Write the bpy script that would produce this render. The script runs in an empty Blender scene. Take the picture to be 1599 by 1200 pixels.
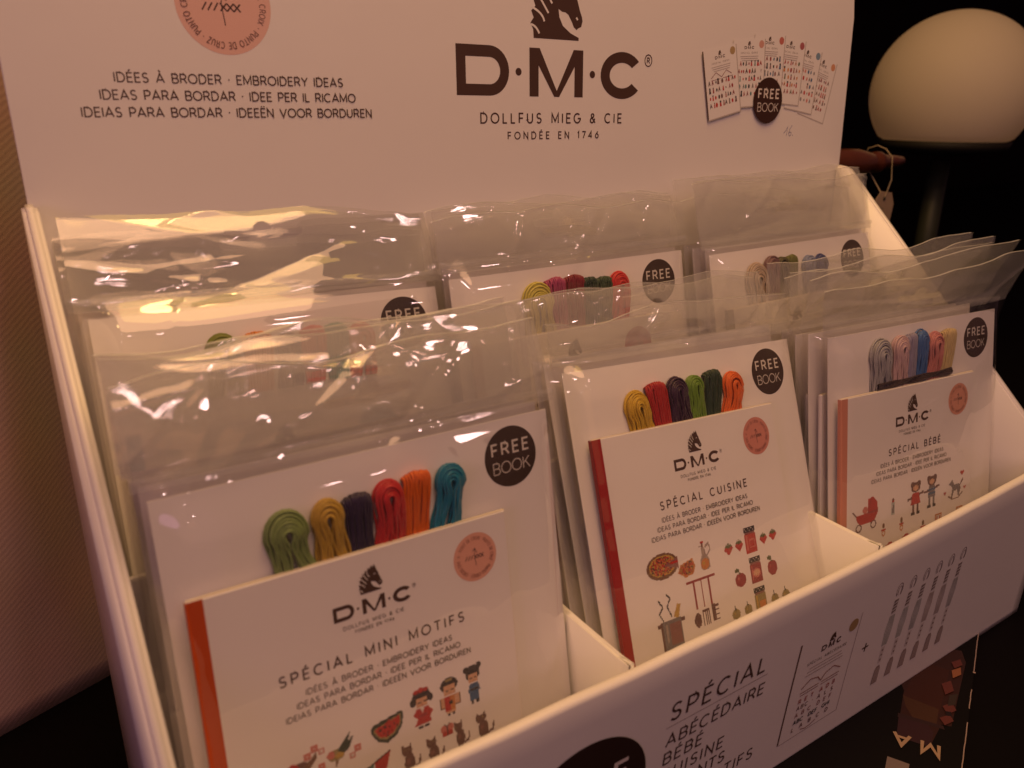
import bpy, bmesh, math, random
import numpy as np
from mathutils import Vector, Matrix, noise
random.seed(7)
S = 0.01                                     # everything below is written in centimetres
scene = bpy.context.scene
col = scene.collection

# ------------------------------------------------------------------ camera
cam_d = bpy.data.cameras.new('camera'); cam = bpy.data.objects.new('camera', cam_d); col.objects.link(cam)
cam.location = (-1.8097*S, -34.947*S, 30.831*S)
cam.rotation_euler = (1.23501, -0.0095359, -0.5876774)
cam_d.sensor_width = 7.2; cam_d.lens = 7.2*1239.35/1599
cam_d.clip_start = 0.01; cam_d.clip_end = 20
cam_d.dof.use_dof = True; cam_d.dof.focus_distance = 0.43; cam_d.dof.aperture_fstop = 2.2
scene.camera = cam

# ------------------------------------------------------------------ world, lamps, exposure
w = bpy.data.worlds.new('World'); scene.world = w; w.use_nodes = True
bg = w.node_tree.nodes['Background']; bg.inputs[0].default_value = (.50, .205, .25, 1); bg.inputs[1].default_value = .10
def area(name, loc, target, size, power, color, shape='DISK', sy=None):
    d = bpy.data.lights.new(name, 'AREA'); d.shape = shape; d.size = size*S
    if sy: d.size_y = sy*S
    d.energy = power; d.color = color
    o = bpy.data.objects.new(name, d); col.objects.link(o)
    o.location = Vector(loc)*S
    o.rotation_euler = (Vector(target)-Vector(loc)).to_track_quat('-Z', 'Y').to_euler()
    return o
WARM = (1, .60, .35)
area('ceiling_lamp', (22, -38, 120), (24, -6, 12), 58, 5.35, (1, .535, .28))
area('shop_window_glow', (-120, -75, 55), (5, -5, 15), 60, 1.9, (.92, .42, .72))
area('warm_lamp_shade', (30, -2, 112), (22, -6, 20), 62, 3.2, (1, .60, .12), 'RECTANGLE', 40)  # overhead panel added for golden reflections in the bag flaps
area('lamp_bulb', (22, -8, 106), (22, -8, 20), 6, .35, (1, .62, .22))  # small gold light added to draw bright streaks on the film
area('lamp_bulb', (-12, -30, 104), (15, -8, 20), 5, .3, (1, .62, .22))  # second added streak light, further left
area('warm_wall_glow', (-4, -150, 62), (12, -5, 18), 75, .5, (1, .46, .20), 'RECTANGLE', 42)  # broad unseen panel added behind the camera for yellow film reflections
for i, (x, y, z, e) in enumerate(((-38, -118, 70, .3), (18, -95, 92, .3), (50, -115, 75, .28), (-8, -70, 100, .36), (70, -70, 95, .28))):
    area('spot_lamp', (x, y, z), (20, -6, 16), 5.5, e*1.3, (1, .63, .60))
scene.view_settings.view_transform = 'Standard'; scene.view_settings.look = 'None'
scene.view_settings.exposure = 0; scene.view_settings.gamma = 1
scene.render.engine = 'CYCLES'
scene.cycles.transparent_max_bounces = 40; scene.cycles.max_bounces = 14
scene.cycles.transmission_bounces = 8; scene.cycles.glossy_bounces = 5; scene.cycles.diffuse_bounces = 5
scene.render.resolution_x = 1024; scene.render.resolution_y = 768

# ------------------------------------------------------------------ materials
def mat(name, color=(.8, .8, .8), rough=.5, spec=.5, bump=None, var=None, sheen=0, coat=0, metal=0):
    m = bpy.data.materials.new(name); m.use_nodes = True
    nt = m.node_tree; b = nt.nodes['Principled BSDF']
    b.inputs['Base Color'].default_value = (*color, 1); b.inputs['Roughness'].default_value = rough
    b.inputs['Specular IOR Level'].default_value = spec; b.inputs['Metallic'].default_value = metal
    if coat: b.inputs['Coat Weight'].default_value = coat; b.inputs['Coat Roughness'].default_value = .12
    if sheen: b.inputs['Sheen Weight'].default_value = sheen
    tc = nt.nodes.new('ShaderNodeTexCoord')
    if var:                                          # scale, amount
        n = nt.nodes.new('ShaderNodeTexNoise'); n.inputs['Scale'].default_value = var[0]; n.inputs['Detail'].default_value = 5
        nt.links.new(tc.outputs['Object'], n.inputs['Vector'])
        mx = nt.nodes.new('ShaderNodeMix'); mx.data_type = 'RGBA'
        mx.inputs[6].default_value = (*color, 1); mx.inputs[7].default_value = (*[c*(1-var[1]) for c in color], 1)
        nt.links.new(n.outputs['Fac'], mx.inputs[0]); nt.links.new(mx.outputs[2], b.inputs['Base Color'])
    if bump:                                         # scale, strength, distance(m)
        n = nt.nodes.new('ShaderNodeTexNoise'); n.inputs['Scale'].default_value = bump[0]; n.inputs['Detail'].default_value = 4
        nt.links.new(tc.outputs['Object'], n.inputs['Vector'])
        bp = nt.nodes.new('ShaderNodeBump'); bp.inputs['Strength'].default_value = bump[1]; bp.inputs['Distance'].default_value = bump[2]
        nt.links.new(n.outputs['Fac'], bp.inputs['Height']); nt.links.new(bp.outputs[0], b.inputs['Normal'])
    return m
M_board = mat('white_coated_cardboard', (.80, .765, .75), .33, .45, bump=(55, .10, .001), var=(14, .05))
M_card = mat('white_card', (.82, .785, .77), .45, .4, bump=(70, .05, .0006), var=(20, .03))
M_book = mat('booklet_cover', (.82, .78, .765), .34, .45, bump=(30, .04, .0006), var=(16, .03))
M_pages = mat('page_edges', (.78, .70, .58), .7, .2)
M_table = mat('black_tabletop', (.003, .002, .0025), .6, .08, bump=(200, .2, .0003), var=(30, .3))
M_wall = mat('dark_wall', (.008, .004, .0045), .8, .1, var=(3, .5))
M_seal = mat('weld', (.8, .75, .72), .3)

def ink_material():
    m = bpy.data.materials.new('printed_ink'); m.use_nodes = True; nt = m.node_tree; b = nt.nodes['Principled BSDF']
    a = nt.nodes.new('ShaderNodeAttribute'); a.attribute_name = 'Col'
    n = nt.nodes.new('ShaderNodeTexNoise'); n.inputs['Scale'].default_value = 900
    mp = nt.nodes.new('ShaderNodeMapRange'); mp.inputs[3].default_value = .85; mp.inputs[4].default_value = 1.12
    nt.links.new(n.outputs['Fac'], mp.inputs[0])
    v = nt.nodes.new('ShaderNodeVectorMath'); v.operation = 'SCALE'
    nt.links.new(a.outputs['Color'], v.inputs[0]); nt.links.new(mp.outputs[0], v.inputs['Scale'])
    nt.links.new(v.outputs[0], b.inputs['Base Color'])
    b.inputs['Roughness'].default_value = .38; b.inputs['Specular IOR Level'].default_value = .4
    return m
M_ink = ink_material()

def film_material(name, haze, rough, scale, strength):
    m = bpy.data.materials.new(name); m.use_nodes = True; nt = m.node_tree; N = nt.nodes; L = nt.links
    for n in list(N): N.remove(n)
    out = N.new('ShaderNodeOutputMaterial')
    tr = N.new('ShaderNodeBsdfTransparent'); tr.inputs[0].default_value = (.985, .98, .975, 1)
    gl = N.new('ShaderNodeBsdfGlossy'); gl.inputs['Roughness'].default_value = rough; gl.inputs[0].default_value = (1, 1, 1, 1)
    df = N.new('ShaderNodeBsdfDiffuse'); df.inputs[0].default_value = (.8, .8, .8, 1)
    tl = N.new('ShaderNodeBsdfTranslucent'); tl.inputs[0].default_value = (.8, .8, .8, 1)
    tc = N.new('ShaderNodeTexCoord'); ns = N.new('ShaderNodeTexNoise'); ns.inputs['Scale'].default_value = scale
    ns.inputs['Detail'].default_value = 2.5
    L.new(tc.outputs['Object'], ns.inputs['Vector'])
    bp = N.new('ShaderNodeBump'); bp.inputs['Strength'].default_value = strength; bp.inputs['Distance'].default_value = .002
    L.new(ns.outputs['Fac'], bp.inputs['Height']); L.new(bp.outputs[0], gl.inputs['Normal'])
    fr = N.new('ShaderNodeFresnel'); fr.inputs[0].default_value = 1.5; L.new(bp.outputs[0], fr.inputs['Normal'])
    k0 = N.new('ShaderNodeMath'); k0.operation = 'MULTIPLY'; k0.inputs[1].default_value = 1.1; L.new(fr.outputs[0], k0.inputs[0])
    k = N.new('ShaderNodeMath'); k.operation = 'MINIMUM'; k.inputs[1].default_value = .26; L.new(k0.outputs[0], k.inputs[0])
    hz = N.new('ShaderNodeMixShader'); hz.inputs[0].default_value = .4; L.new(df.outputs[0], hz.inputs[1]); L.new(tl.outputs[0], hz.inputs[2])
    m1 = N.new('ShaderNodeMixShader'); m1.inputs[0].default_value = haze; L.new(tr.outputs[0], m1.inputs[1]); L.new(hz.outputs[0], m1.inputs[2])
    m2 = N.new('ShaderNodeMixShader'); L.new(k.outputs[0], m2.inputs[0]); L.new(m1.outputs[0], m2.inputs[1]); L.new(gl.outputs[0], m2.inputs[2])
    L.new(m2.outputs[0], out.inputs[0])
    return m
M_film = film_material('clear_film', .012, .035, 14, .08)
M_flap = film_material('clear_film_flap', .15, .035, 16, .14)
M_edge = film_material('film_cut_edge', .6, .2, 300, .3)
M_filmback = film_material('clear_film_back', .03, .12, 20, .2)
M_weld = film_material('welded_film', .16, .2, 400, .6)

_th = {}
def thread_mat(c):
    k = tuple(c)
    if k not in _th:
        m = mat('cotton_thread', c, .42, .5, sheen=.15)
        nt = m.node_tree; b = nt.nodes['Principled BSDF']
        tc = nt.nodes.new('ShaderNodeTexCoord'); mp = nt.nodes.new('ShaderNodeMapping'); mp.inputs['Scale'].default_value = (1, .12, 1)
        n = nt.nodes.new('ShaderNodeTexNoise'); n.inputs['Scale'].default_value = 1600; n.inputs['Detail'].default_value = 2
        nt.links.new(tc.outputs['Object'], mp.inputs[0]); nt.links.new(mp.outputs[0], n.inputs['Vector'])
        bp = nt.nodes.new('ShaderNodeBump'); bp.inputs['Strength'].default_value = .8; bp.inputs['Distance'].default_value = .0004
        nt.links.new(n.outputs['Fac'], bp.inputs['Height']); nt.links.new(bp.outputs[0], b.inputs['Normal'])
        mx = nt.nodes.new('ShaderNodeMix'); mx.data_type = 'RGBA'; mx.inputs[6].default_value = (*[x*.7 for x in c], 1); mx.inputs[7].default_value = (*[min(1, x*1.25) for x in c], 1)
        nt.links.new(n.outputs['Fac'], mx.inputs[0]); nt.links.new(mx.outputs[2], b.inputs['Base Color'])
        _th[k] = m
    return _th[k]

# ------------------------------------------------------------------ object helpers
def link(name, verts, faces, material, parent=None, smooth=False, kind=None):
    me = bpy.data.meshes.new(name); me.from_pydata([tuple(c*S for c in v) for v in verts], [], faces); me.update()
    if material: me.materials.append(material)
    if smooth: me.polygons.foreach_set('use_smooth', [True]*len(me.polygons))
    o = bpy.data.objects.new(name, me); col.objects.link(o)
    if parent: o.parent = parent
    if kind: o['kind'] = kind
    return o
def link_bm(name, bm, material, parent=None, smooth=False, kind=None):
    me = bpy.data.meshes.new(name); bmesh.ops.scale(bm, vec=(S, S, S), verts=bm.verts)
    bmesh.ops.recalc_face_normals(bm, faces=bm.faces); bm.to_mesh(me); bm.free()
    if material: me.materials.append(material)
    if smooth: me.polygons.foreach_set('use_smooth', [True]*len(me.polygons))
    o = bpy.data.objects.new(name, me); col.objects.link(o)
    if parent: o.parent = parent
    if kind: o['kind'] = kind
    return o
def thing(name, label, cat, loc=(0, 0, 0), group=None):
    o = bpy.data.objects.new(name, None); col.objects.link(o); o.location = Vector(loc)*S; o.empty_display_size = .02
    o['label'] = label; o['category'] = cat
    if group: o['group'] = group
    return o
def slab(poly, axis, a0, a1, bev=.1, seg=2):
    """prism: 2-D outline extruded along axis from a0 to a1, edges rounded"""
    bm = bmesh.new()
    def P(p, a): return (a, p[0], p[1]) if axis == 'x' else ((p[0], a, p[1]) if axis == 'y' else (p[0], p[1], a))
    A = [bm.verts.new(P(p, a0)) for p in poly]; B = [bm.verts.new(P(p, a1)) for p in poly]
    bm.faces.new(A); bm.faces.new(B[::-1]); n = len(poly)
    for i in range(n): bm.faces.new((A[i], B[i], B[(i+1) % n], A[(i+1) % n]))
    if bev: bmesh.ops.bevel(bm, geom=bm.edges[:], offset=bev, segments=seg, affect='EDGES')
    return bm
def lathe(prof, n=48, cap=True):
    """profile (r, z) list turned about z"""
    bm = bmesh.new(); rings = []
    for r, z in prof:
        rings.append([bm.verts.new((r*math.cos(2*math.pi*k/n), r*math.sin(2*math.pi*k/n), z)) for k in range(n)] if r > 1e-6 else [bm.verts.new((0, 0, z))])
    for a, b in zip(rings, rings[1:]):
        for k in range(n):
            q = [a[k % len(a)], a[(k+1) % len(a)], b[(k+1) % len(b)], b[k % len(b)]]
            q = list(dict.fromkeys(q))
            if len(q) > 2: bm.faces.new(q)
    return bm
def tube(V, F, path, r, n=6, rs=None):
    base = len(V); P = [Vector(p) for p in path]; up = Vector((.13, .21, .97)).normalized()
    for i, p in enumerate(P):
        t = (P[min(i+1, len(P)-1)]-P[max(i-1, 0)]).normalized()
        a = t.cross(up); a = a.normalized() if a.length > 1e-4 else t.orthogonal().normalized(); b = t.cross(a)
        rr = rs[i] if rs else r
        for k in range(n):
            an = 2*math.pi*k/n; V.append(tuple(p+(a*math.cos(an)+b*math.sin(an))*rr))
    for i in range(len(P)-1):
        for k in range(n):
            F.append((base+i*n+k, base+i*n+(k+1) % n, base+(i+1)*n+(k+1) % n, base+(i+1)*n+k))

# ------------------------------------------------------------------ stroke lettering
def A_(cx, cy, rx, ry, a0, a1, n=12):
    return [(cx+rx*math.cos(math.radians(a0+(a1-a0)*i/n)), cy+ry*math.sin(math.radians(a0+(a1-a0)*i/n))) for i in range(n+1)]
G = {
 'A': (.86, [[(0, 0), (.43, 1), (.86, 0)], [(.16, .30), (.70, .30)]]),
 'B': (.70, [[(.04, 0), (.04, 1), (.40, 1)]+A_(.40, .76, .25, .24, 90, -90)+[(.04, .52)], [(.40, .52)]+A_(.42, .26, .28, .26, 90, -90)+[(.04, 0)]]),
 'C': (.86, [A_(.46, .5, .46, .5, 48, 312, 22)]),
 'D': (.82, [[(.04, 0), (.04, 1), (.34, 1)]+A_(.34, .5, .46, .5, 90, -90, 16)+[(.04, 0), (.04, .06)]]),
 'E': (.60, [[(.60, 1), (.04, 1), (.04, 0), (.60, 0)], [(.04, .52), (.54, .52)]]),
 'F': (.58, [[(.58, 1), (.04, 1), (.04, 0)], [(.04, .50), (.52, .50)]]),
 'G': (.90, [A_(.46, .5, .46, .5, 48, 350, 22)+[(.91, .47), (.54, .47)]]),
 'I': (.08, [[(.04, 0), (.04, 1)]]),
 'K': (.72, [[(.04, 0), (.04, 1)], [(.68, 1), (.06, .42)], [(.27, .60), (.72, 0)]]),
 'H': (.76, [[(.04, 0), (.04, 1)], [(.72, 0), (.72, 1)], [(.04, .5), (.72, .5)]]),
 'L': (.54, [[(.04, 1), (.04, 0), (.54, 0)]]),
 'M': (.96, [[(.04, 0), (.04, 1), (.48, .16), (.92, 1), (.92, 0)]]),
 'N': (.80, [[(.04, 0), (.04, 1), (.76, 0), (.76, 1)]]),
 'O': (.98, [A_(.49, .5, .49, .5, 90, 450, 26)]),
 'P': (.66, [[(.04, 0), (.04, 1), (.38, 1)]+A_(.38, .72, .28, .28, 90, -90)+[(.04, .44)]]),
 'R': (.72, [[(.04, 0), (.04, 1), (.38, 1)]+A_(.38, .73, .28, .27, 90, -90)+[(.04, .46)], [(.40, .46), (.72, 0)]]),
 'S': (.64, [A_(.34, .745, .27, .255, 35, 265, 12)+A_(.32, .255, .29, .255, 80, -150, 12)]),
 'T': (.72, [[(0, 1), (.72, 1)], [(.36, 1), (.36, 0)]]),
 'U': (.76, [[(.04, 1), (.04, .36)]+A_(.38, .36, .34, .36, 180, 360, 12)+[(.72, 1)]]),
 'V': (.84, [[(0, 1), (.42, 0), (.84, 1)]]),
 'X': (.74, [[(0, 1), (.74, 0)], [(.74, 1), (0, 0)]]),
 'Y': (.78, [[(0, 1), (.39, .46), (.78, 1)], [(.39, .46), (.39, 0)]]),
 'Z': (.68, [[(.04, 1), (.68, 1), (.02, 0), (.68, 0)]]),
 '&': (.78, [[(.76, 0), (.20, .66)]+A_(.36, .80, .19, .19, 215, -35, 12)+[(.30, .52)]+A_(.30, .26, .26, .26, 110, 300, 10)+[(.72, .46)]]),
 '1': (.24, [[(0, .80), (.20, 1), (.20, 0)]]),
 '7': (.62, [[(0, 1), (.62, 1), (.22, 0)]]),
 '4': (.70, [[(.52, 0), (.52, 1), (.02, .28), (.70, .28)]]),
 '6': (.66, [[(.52, 1), (.12, .50)], A_(.34, .32, .30, .32, 90, 450, 18)]),
 '.': (.10, [[(.05, -.02), (.05, .12)]]),
 '·': (.12, [[(.06, .42), (.06, .58)]]),
 '+': (.6, [[(0, .5), (.6, .5)], [(.3, .2), (.3, .8)]]),
}
ACC = {'É': ('E', [[(.22, 1.16), (.42, 1.36)]]), 'È': ('E', [[(.42, 1.16), (.22, 1.36)]]), 'À': ('A', [[(.52, 1.16), (.32, 1.36)]]),
       'Ë': ('E', [[(.16, 1.18), (.16, 1.32)], [(.46, 1.18), (.46, 1.32)]])}
for k, (b, s) in ACC.items(): G[k] = (G[b][0], G[b][1]+s)

class Ink:
    """flat print: coloured polygons, each layer a hair above the last"""
    def __init__(s): s.V = []; s.F = []; s.C = []; s.layer = 0
    def poly(s, pts, c):
        b = len(s.V); s.layer += 1; h = .004+.0004*(s.layer % 60)
        s.V += [(x, y, h) for x, y in pts]; s.F.append(tuple(range(b, b+len(pts)))); s.C.append(c)
    def strip(s, path, wd, c, closed=False):
        if not closed and len(path) < 8:
            q = [path[0]]
            for a, b in zip(path, path[1:]):
                n = max(1, int(math.hypot(b[0]-a[0], b[1]-a[1])/.9)); q += [(a[0]+(b[0]-a[0])*k/n, a[1]+(b[1]-a[1])*k/n) for k in range(1, n+1)]
            path = q
        s.layer += 1; h = .004+.0004*(s.layer % 60); P = [Vector(p) for p in path]; n = len(P)
        if n < 2: return
        closed = closed or (n > 3 and (P[0]-P[-1]).length < 1e-6)
        if closed and (P[0]-P[-1]).length < 1e-6: P.pop(); n -= 1
        L = []; 
        for i, p in enumerate(P):
            a = P[i-1] if (i or closed) else None; b = P[(i+1) % n] if (i < n-1 or closed) else None
            d1 = (p-a).normalized() if a is not None else None; d2 = (b-p).normalized() if b is not None else None
            if d1 is None: d1 = d2
            if d2 is None: d2 = d1
            n1 = Vector((-d1.y, d1.x)); n2 = Vector((-d2.y, d2.x)); m = n1+n2
            if m.length < 1e-5: m = n1
            m.normalize(); k = 1/max(.34, m.dot(n1)); L.append((p+m*wd*.5*k, p-m*wd*.5*k))
        b0 = len(s.V)
        for a, b in L: s.V += [(a.x, a.y, h), (b.x, b.y, h)]
        for i in range(n if closed else n-1):
            j = (i+1) % n; s.F.append((b0+2*i, b0+2*i+1, b0+2*j+1, b0+2*j)); s.C.append(c)
    def disc(s, cx, cy, r, c, n=48, ry=None, squash=None):
        s.poly([(cx+r*math.cos(2*math.pi*k/n), cy+(ry or r)*math.sin(2*math.pi*k/n)) for k in range(n)], c)
    def text(s, t, x0, y0, hgt, width=None, c=(.05, .035, .03), sw=.13, track=.30, align='l', tf=None, space=.42):
        nat = 0
        for ch in t: nat += (space if ch == ' ' else G[ch][0])+track
        nat -= track; sx = hgt
        if width:                                   # stretch the tracking so that the line has the wanted width
            gaps = len(t)-1; glyphs = nat-gaps*track; track = (width/hgt-glyphs)/max(1, gaps); nat = width/hgt
            if track < .16: f = (width/hgt)/(glyphs+gaps*.16); sx = hgt*f; track = .16; nat = glyphs+gaps*.16
        x = x0-(nat*sx if align == 'r' else nat*sx/2 if align == 'c' else 0)
        for ch in t:
            if ch == ' ': x += (space+track)*sx; continue
            gw, st = G[ch]
            for path in st:
                q = [(x+px*sx, y0+py*hgt) for px, py in path]
                if tf: q = [tf(*k) for k in q]
                s.strip(q, sw*hgt, c)
            x += (gw+track)*sx
    def arc_text(s, t, cx, cy, r, hgt, a0, a1, c, sw=.14):
        """clockwise text, tops of the letters outward, from angle a0 down to a1 (degrees)"""
        nat = sum((.42 if ch == ' ' else G[ch][0])+.34 for ch in t); k = (a0-a1)/nat; a = a0
        for ch in t:
            if ch != ' ':
                gw, st = G[ch]
                for path in st:
                    q = []
                    for px, py in path:
                        an = math.radians(a-px*k); rr = r+py*hgt; q.append((cx+rr*math.cos(an), cy+rr*math.sin(an)))
                    s.strip(q, sw*hgt, c)
                a -= (gw+.34)*k
            else: a -= .76*k
    def build(s, name, fn, parent, label=None):
        """fn maps (x, y, h) on the sheet to the parent's space in cm"""
        me = bpy.data.meshes.new(name); me.from_pydata([tuple(c*S for c in fn(*v)) for v in s.V], [], s.F); me.update()
        at = me.color_attributes.new('Col', 'FLOAT_COLOR', 'CORNER'); arr = []
        for p, c in zip(me.polygons, s.C): arr += [*c, 1]*p.loop_total
        at.data.foreach_set('color', arr); me.materials.append(M_ink)
        o = bpy.data.objects.new(name, me); col.objects.link(o); o.parent = parent
        if label: o['label'] = label
        return o
def turned(fn, cx, cy, ang, x0=0, y0=0):
    ca, sa = math.cos(ang), math.sin(ang)
    return lambda x, y, h: fn(cx+(x-x0)*ca-(y-y0)*sa, cy+(x-x0)*sa+(y-y0)*ca, h)

INK = (.075, .040, .031)
HORSE = [(-.5,0),(.5,0),(.5,.05),(.31,.12),(.14,.23),(.06,.37),(.04,.50),(.12,.46),(.19,.455),(.26,.42),(.35,.29),(.385,.22),(.42,.20),(.45,.175),(.48,.205),(.555,.235),(.585,.33),(.57,.40),(.53,.48),(.45,.70),(.42,.84),(.35,.97),(.33,1.08),(.26,1.24),(.19,1.10),(.12,1.22),(.05,1.07),(-.05,1.13),(-.08,1.0),(-.20,1.04),(-.20,.92),(-.33,.93),(-.31,.80),(-.43,.79),(-.39,.67),(-.51,.63),(-.46,.52),(-.55,.44),(-.50,.33),(-.57,.24),(-.51,.14)]
def horse(ink, cx, base, wd, c=INK, paper=(.78, .74, .72), fine=True):
    k = wd; ink.poly([(cx+x*k, base+y*k) for x, y in HORSE], c)
    if fine:
        for a, b, d in (((-.55,.50),(-.30,.42),(-.27,.28)), ((-.50,.82),(-.33,.62),(-.18,.42)), ((-.30,.98),(-.27,.80),(-.10,.58)), ((-.10,1.08),(-.14,.88),(.0,.70)), ((-.56,.22),(-.44,.20),(-.38,.08))):
            q = []
            for i in range(9):
                t = i/8; q.append((cx+((1-t)**2*a[0]+2*t*(1-t)*b[0]+t*t*d[0])*k, base+((1-t)**2*a[1]+2*t*(1-t)*b[1]+t*t*d[1])*k))
            ink.strip(q, .036*k, paper)
        ink.strip([(cx+.20*k, base+.76*k), (cx+.25*k, base+.80*k), (cx+.30*k, base+.76*k)], .025*k, paper)
        ink.strip([(cx+.44*k, base+.385*k), (cx+.475*k, base+.345*k)], .035*k, paper)
def dmc(ink, x0, y0, h, wd, c=INK, sw=.27, ring=True, paper=(.78, .74, .72), fine=True):
    """the three big capitals with mid dots, left end x0, baseline y0"""
    u = wd/12.05; s2 = sw*h/2
    k = u
    # D
    st = s2*2
    ow = 3.10*k
    def dshape(x, y, wd_, hh, inset):
        pts = [(x+inset, y+inset), (x+inset, y+hh-inset)]
        r = hh/2-inset; cx = x+wd_-hh/2; pts += [(cx+r*math.cos(math.radians(a)), y+hh/2+r*math.sin(math.radians(a))) for a in range(90, -91, -10)]
        return pts
    o = dshape(x0, y0, ow, h, 0); i = dshape(x0, y0, ow, h, st*.92); n = len(o)
    b = len(ink.V); ink.layer += 1; hh = .004+.0004*(ink.layer % 60)
    ink.V += [(x, y, hh) for x, y in o]+[(x, y, hh) for x, y in i]
    for a in range(n): ink.F.append((b+a, b+(a+1) % n, b+n+(a+1) % n, b+n+a)); ink.C.append(c)
    ink.disc(x0+3.68*k, y0+h/2, .0155*wd, c, 24)
    # M
    mx, mw = x0+4.36*k, 3.52*k; t = st*.98
    ink.poly([(mx, y0), (mx, y0+h), (mx+t, y0+h), (mx+t, y0)], c)
    ink.poly([(mx+mw-t, y0), (mx+mw-t, y0+h), (mx+mw, y0+h), (mx+mw, y0)], c)
    ink.poly([(mx+.02*k, y0+h), (mx+t*1.12, y0+h), (mx+mw/2+t*.28, y0), (mx+mw/2-t*.28, y0)], c)
    ink.poly([(mx+mw-.02*k, y0+h), (mx+mw-t*1.12, y0+h), (mx+mw/2-t*.28, y0), (mx+mw/2+t*.28, y0)], c)
    ink.disc(x0+8.53*k, y0+h/2, .0155*wd, c, 24)
    # C
    r = h/2; cx = x0+10.66*k; rx, ry = 1.55*k, r*1.04
    A = [math.radians(a) for a in np.linspace(38, 322, 34)]
    b = len(ink.V); ink.layer += 1; hh = .004+.0004*(ink.layer % 60)
    for a in A: ink.V += [(cx+rx*math.cos(a), y0+r+ry*math.sin(a), hh), (cx+(rx-st*1.1)*math.cos(a), y0+r+(ry-st*.95)*math.sin(a), hh)]
    for j in range(len(A)-1): ink.F.append((b+2*j, b+2*j+1, b+2*j+3, b+2*j+2)); ink.C.append(c)
    if ring:
        ink.strip(A_(x0+wd+.045*wd, y0+h*.86, .022*wd, .022*wd*1.15, 0, 360, 20), .005*wd, c)
        if fine: ink.text('R', x0+wd+.045*wd, y0+h*.80, h*.12, c=c, sw=.2, align='c')
def logo(ink, x0, y0, h, wd, sub=True, fine=True, horse_k=.24):
    dmc(ink, x0, y0, h, wd, fine=fine)
    horse(ink, x0+wd*.505, y0+h*1.16, wd*horse_k, fine=fine)
def stitch_mark(ink, cx, cy, r, c=(.09, .035, .03)):
    k = r
    for j in range(3): ink.strip([(cx+(-.62+.17*j)*k, cy-.10*k), (cx+(-.48+.17*j)*k, cy+.12*k)], .045*k, c)
    for j in range(3):
        x = cx+(.02+.2*j)*k
        ink.strip([(x-.10*k, cy-.10*k), (x+.10*k, cy+.12*k)], .045*k, c); ink.strip([(x+.10*k, cy-.10*k), (x-.10*k, cy+.12*k)], .045*k, c)
    ink.strip([(cx+.0*k, cy+.5*k), (cx-.04*k, cy+.1*k), (cx+.02*k, cy-.5*k)], .03*k, c)
    ink.strip([(cx-.16*k, cy+.34*k), (cx+.0*k, cy+.48*k), (cx+.12*k, cy+.2*k)], .03*k, c)
RINGTXT = 'POINT DE CROIX · PUNTO DE CRUZ · PUNTO CROCE · CROSS STITCH · '

# ------------------------------------------------------------------ cross-stitch motifs: shapes rasterised to stitches
CC = dict(k=(.03,.025,.03), r=(.50,.035,.03), p=(.62,.20,.17), g=(.10,.13,.045), d=(.035,.055,.04), o=(.60,.24,.07), y=(.55,.36,.08), n=(.20,.105,.06),
          s=(.70,.42,.26), b=(.05,.13,.26), c=(.22,.20,.21), t=(.10,.22,.22), v=(.28,.13,.12), w=(.78,.74,.70), m=(.33,.05,.055), e=(.33,.27,.12), f=(.16,.08,.07), l=(.40,.33,.30), q=(.45,.52,.50))
def inside(sh, x, y):
    t = sh[0]
    if t == 'e': _, cx, cy, rx, ry, *_ = sh; return ((x-cx)/rx)**2+((y-cy)/ry)**2 <= 1
    if t == 'r': _, a, b, c, d, *_ = sh; return a <= x <= c and b <= y <= d
    if t == 'l':
        _, a, b, c, d, wd, *_ = sh; dx, dy = c-a, d-b; L = dx*dx+dy*dy; u = max(0, min(1, ((x-a)*dx+(y-b)*dy)/L)); return math.hypot(x-a-u*dx, y-b-u*dy) <= wd/2
    if t == 'p':
        P = sh[1]; ins = False; j = len(P)-1
        for i in range(len(P)):
            if (P[i][1] > y) != (P[j][1] > y) and x < (P[j][0]-P[i][0])*(y-P[i][1])/(P[j][1]-P[i][1])+P[i][0]: ins = not ins
            j = i
        return ins
def stitches(ink, shapes, cx, cy, wd, ht, cell=.055):
    nx = max(3, round(wd/cell)); ny = max(3, round(ht/cell)); g = cell*.47
    for j in range(ny):
        for i in range(nx):
            x, y = (i+.5)/nx, (j+.5)/ny; c = None
            for sh in shapes:
                if inside(sh, x, y): c = sh[-1]
            if c is None or c == '.': continue
            if c == '*': c = random.choice('rroykn')
            X = cx-wd/2+x*wd; Y = cy+ht/2-y*ht; b = len(ink.V); cl = CC[c]; v = random.uniform(.85, 1.12)
            ink.V += [(X-g, Y-g, .006), (X+g, Y-g, .006), (X+g, Y+g, .006), (X-g, Y+g, .006)]; ink.F.append((b, b+1, b+2, b+3)); ink.C.append(tuple(q*v for q in cl))
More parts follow.
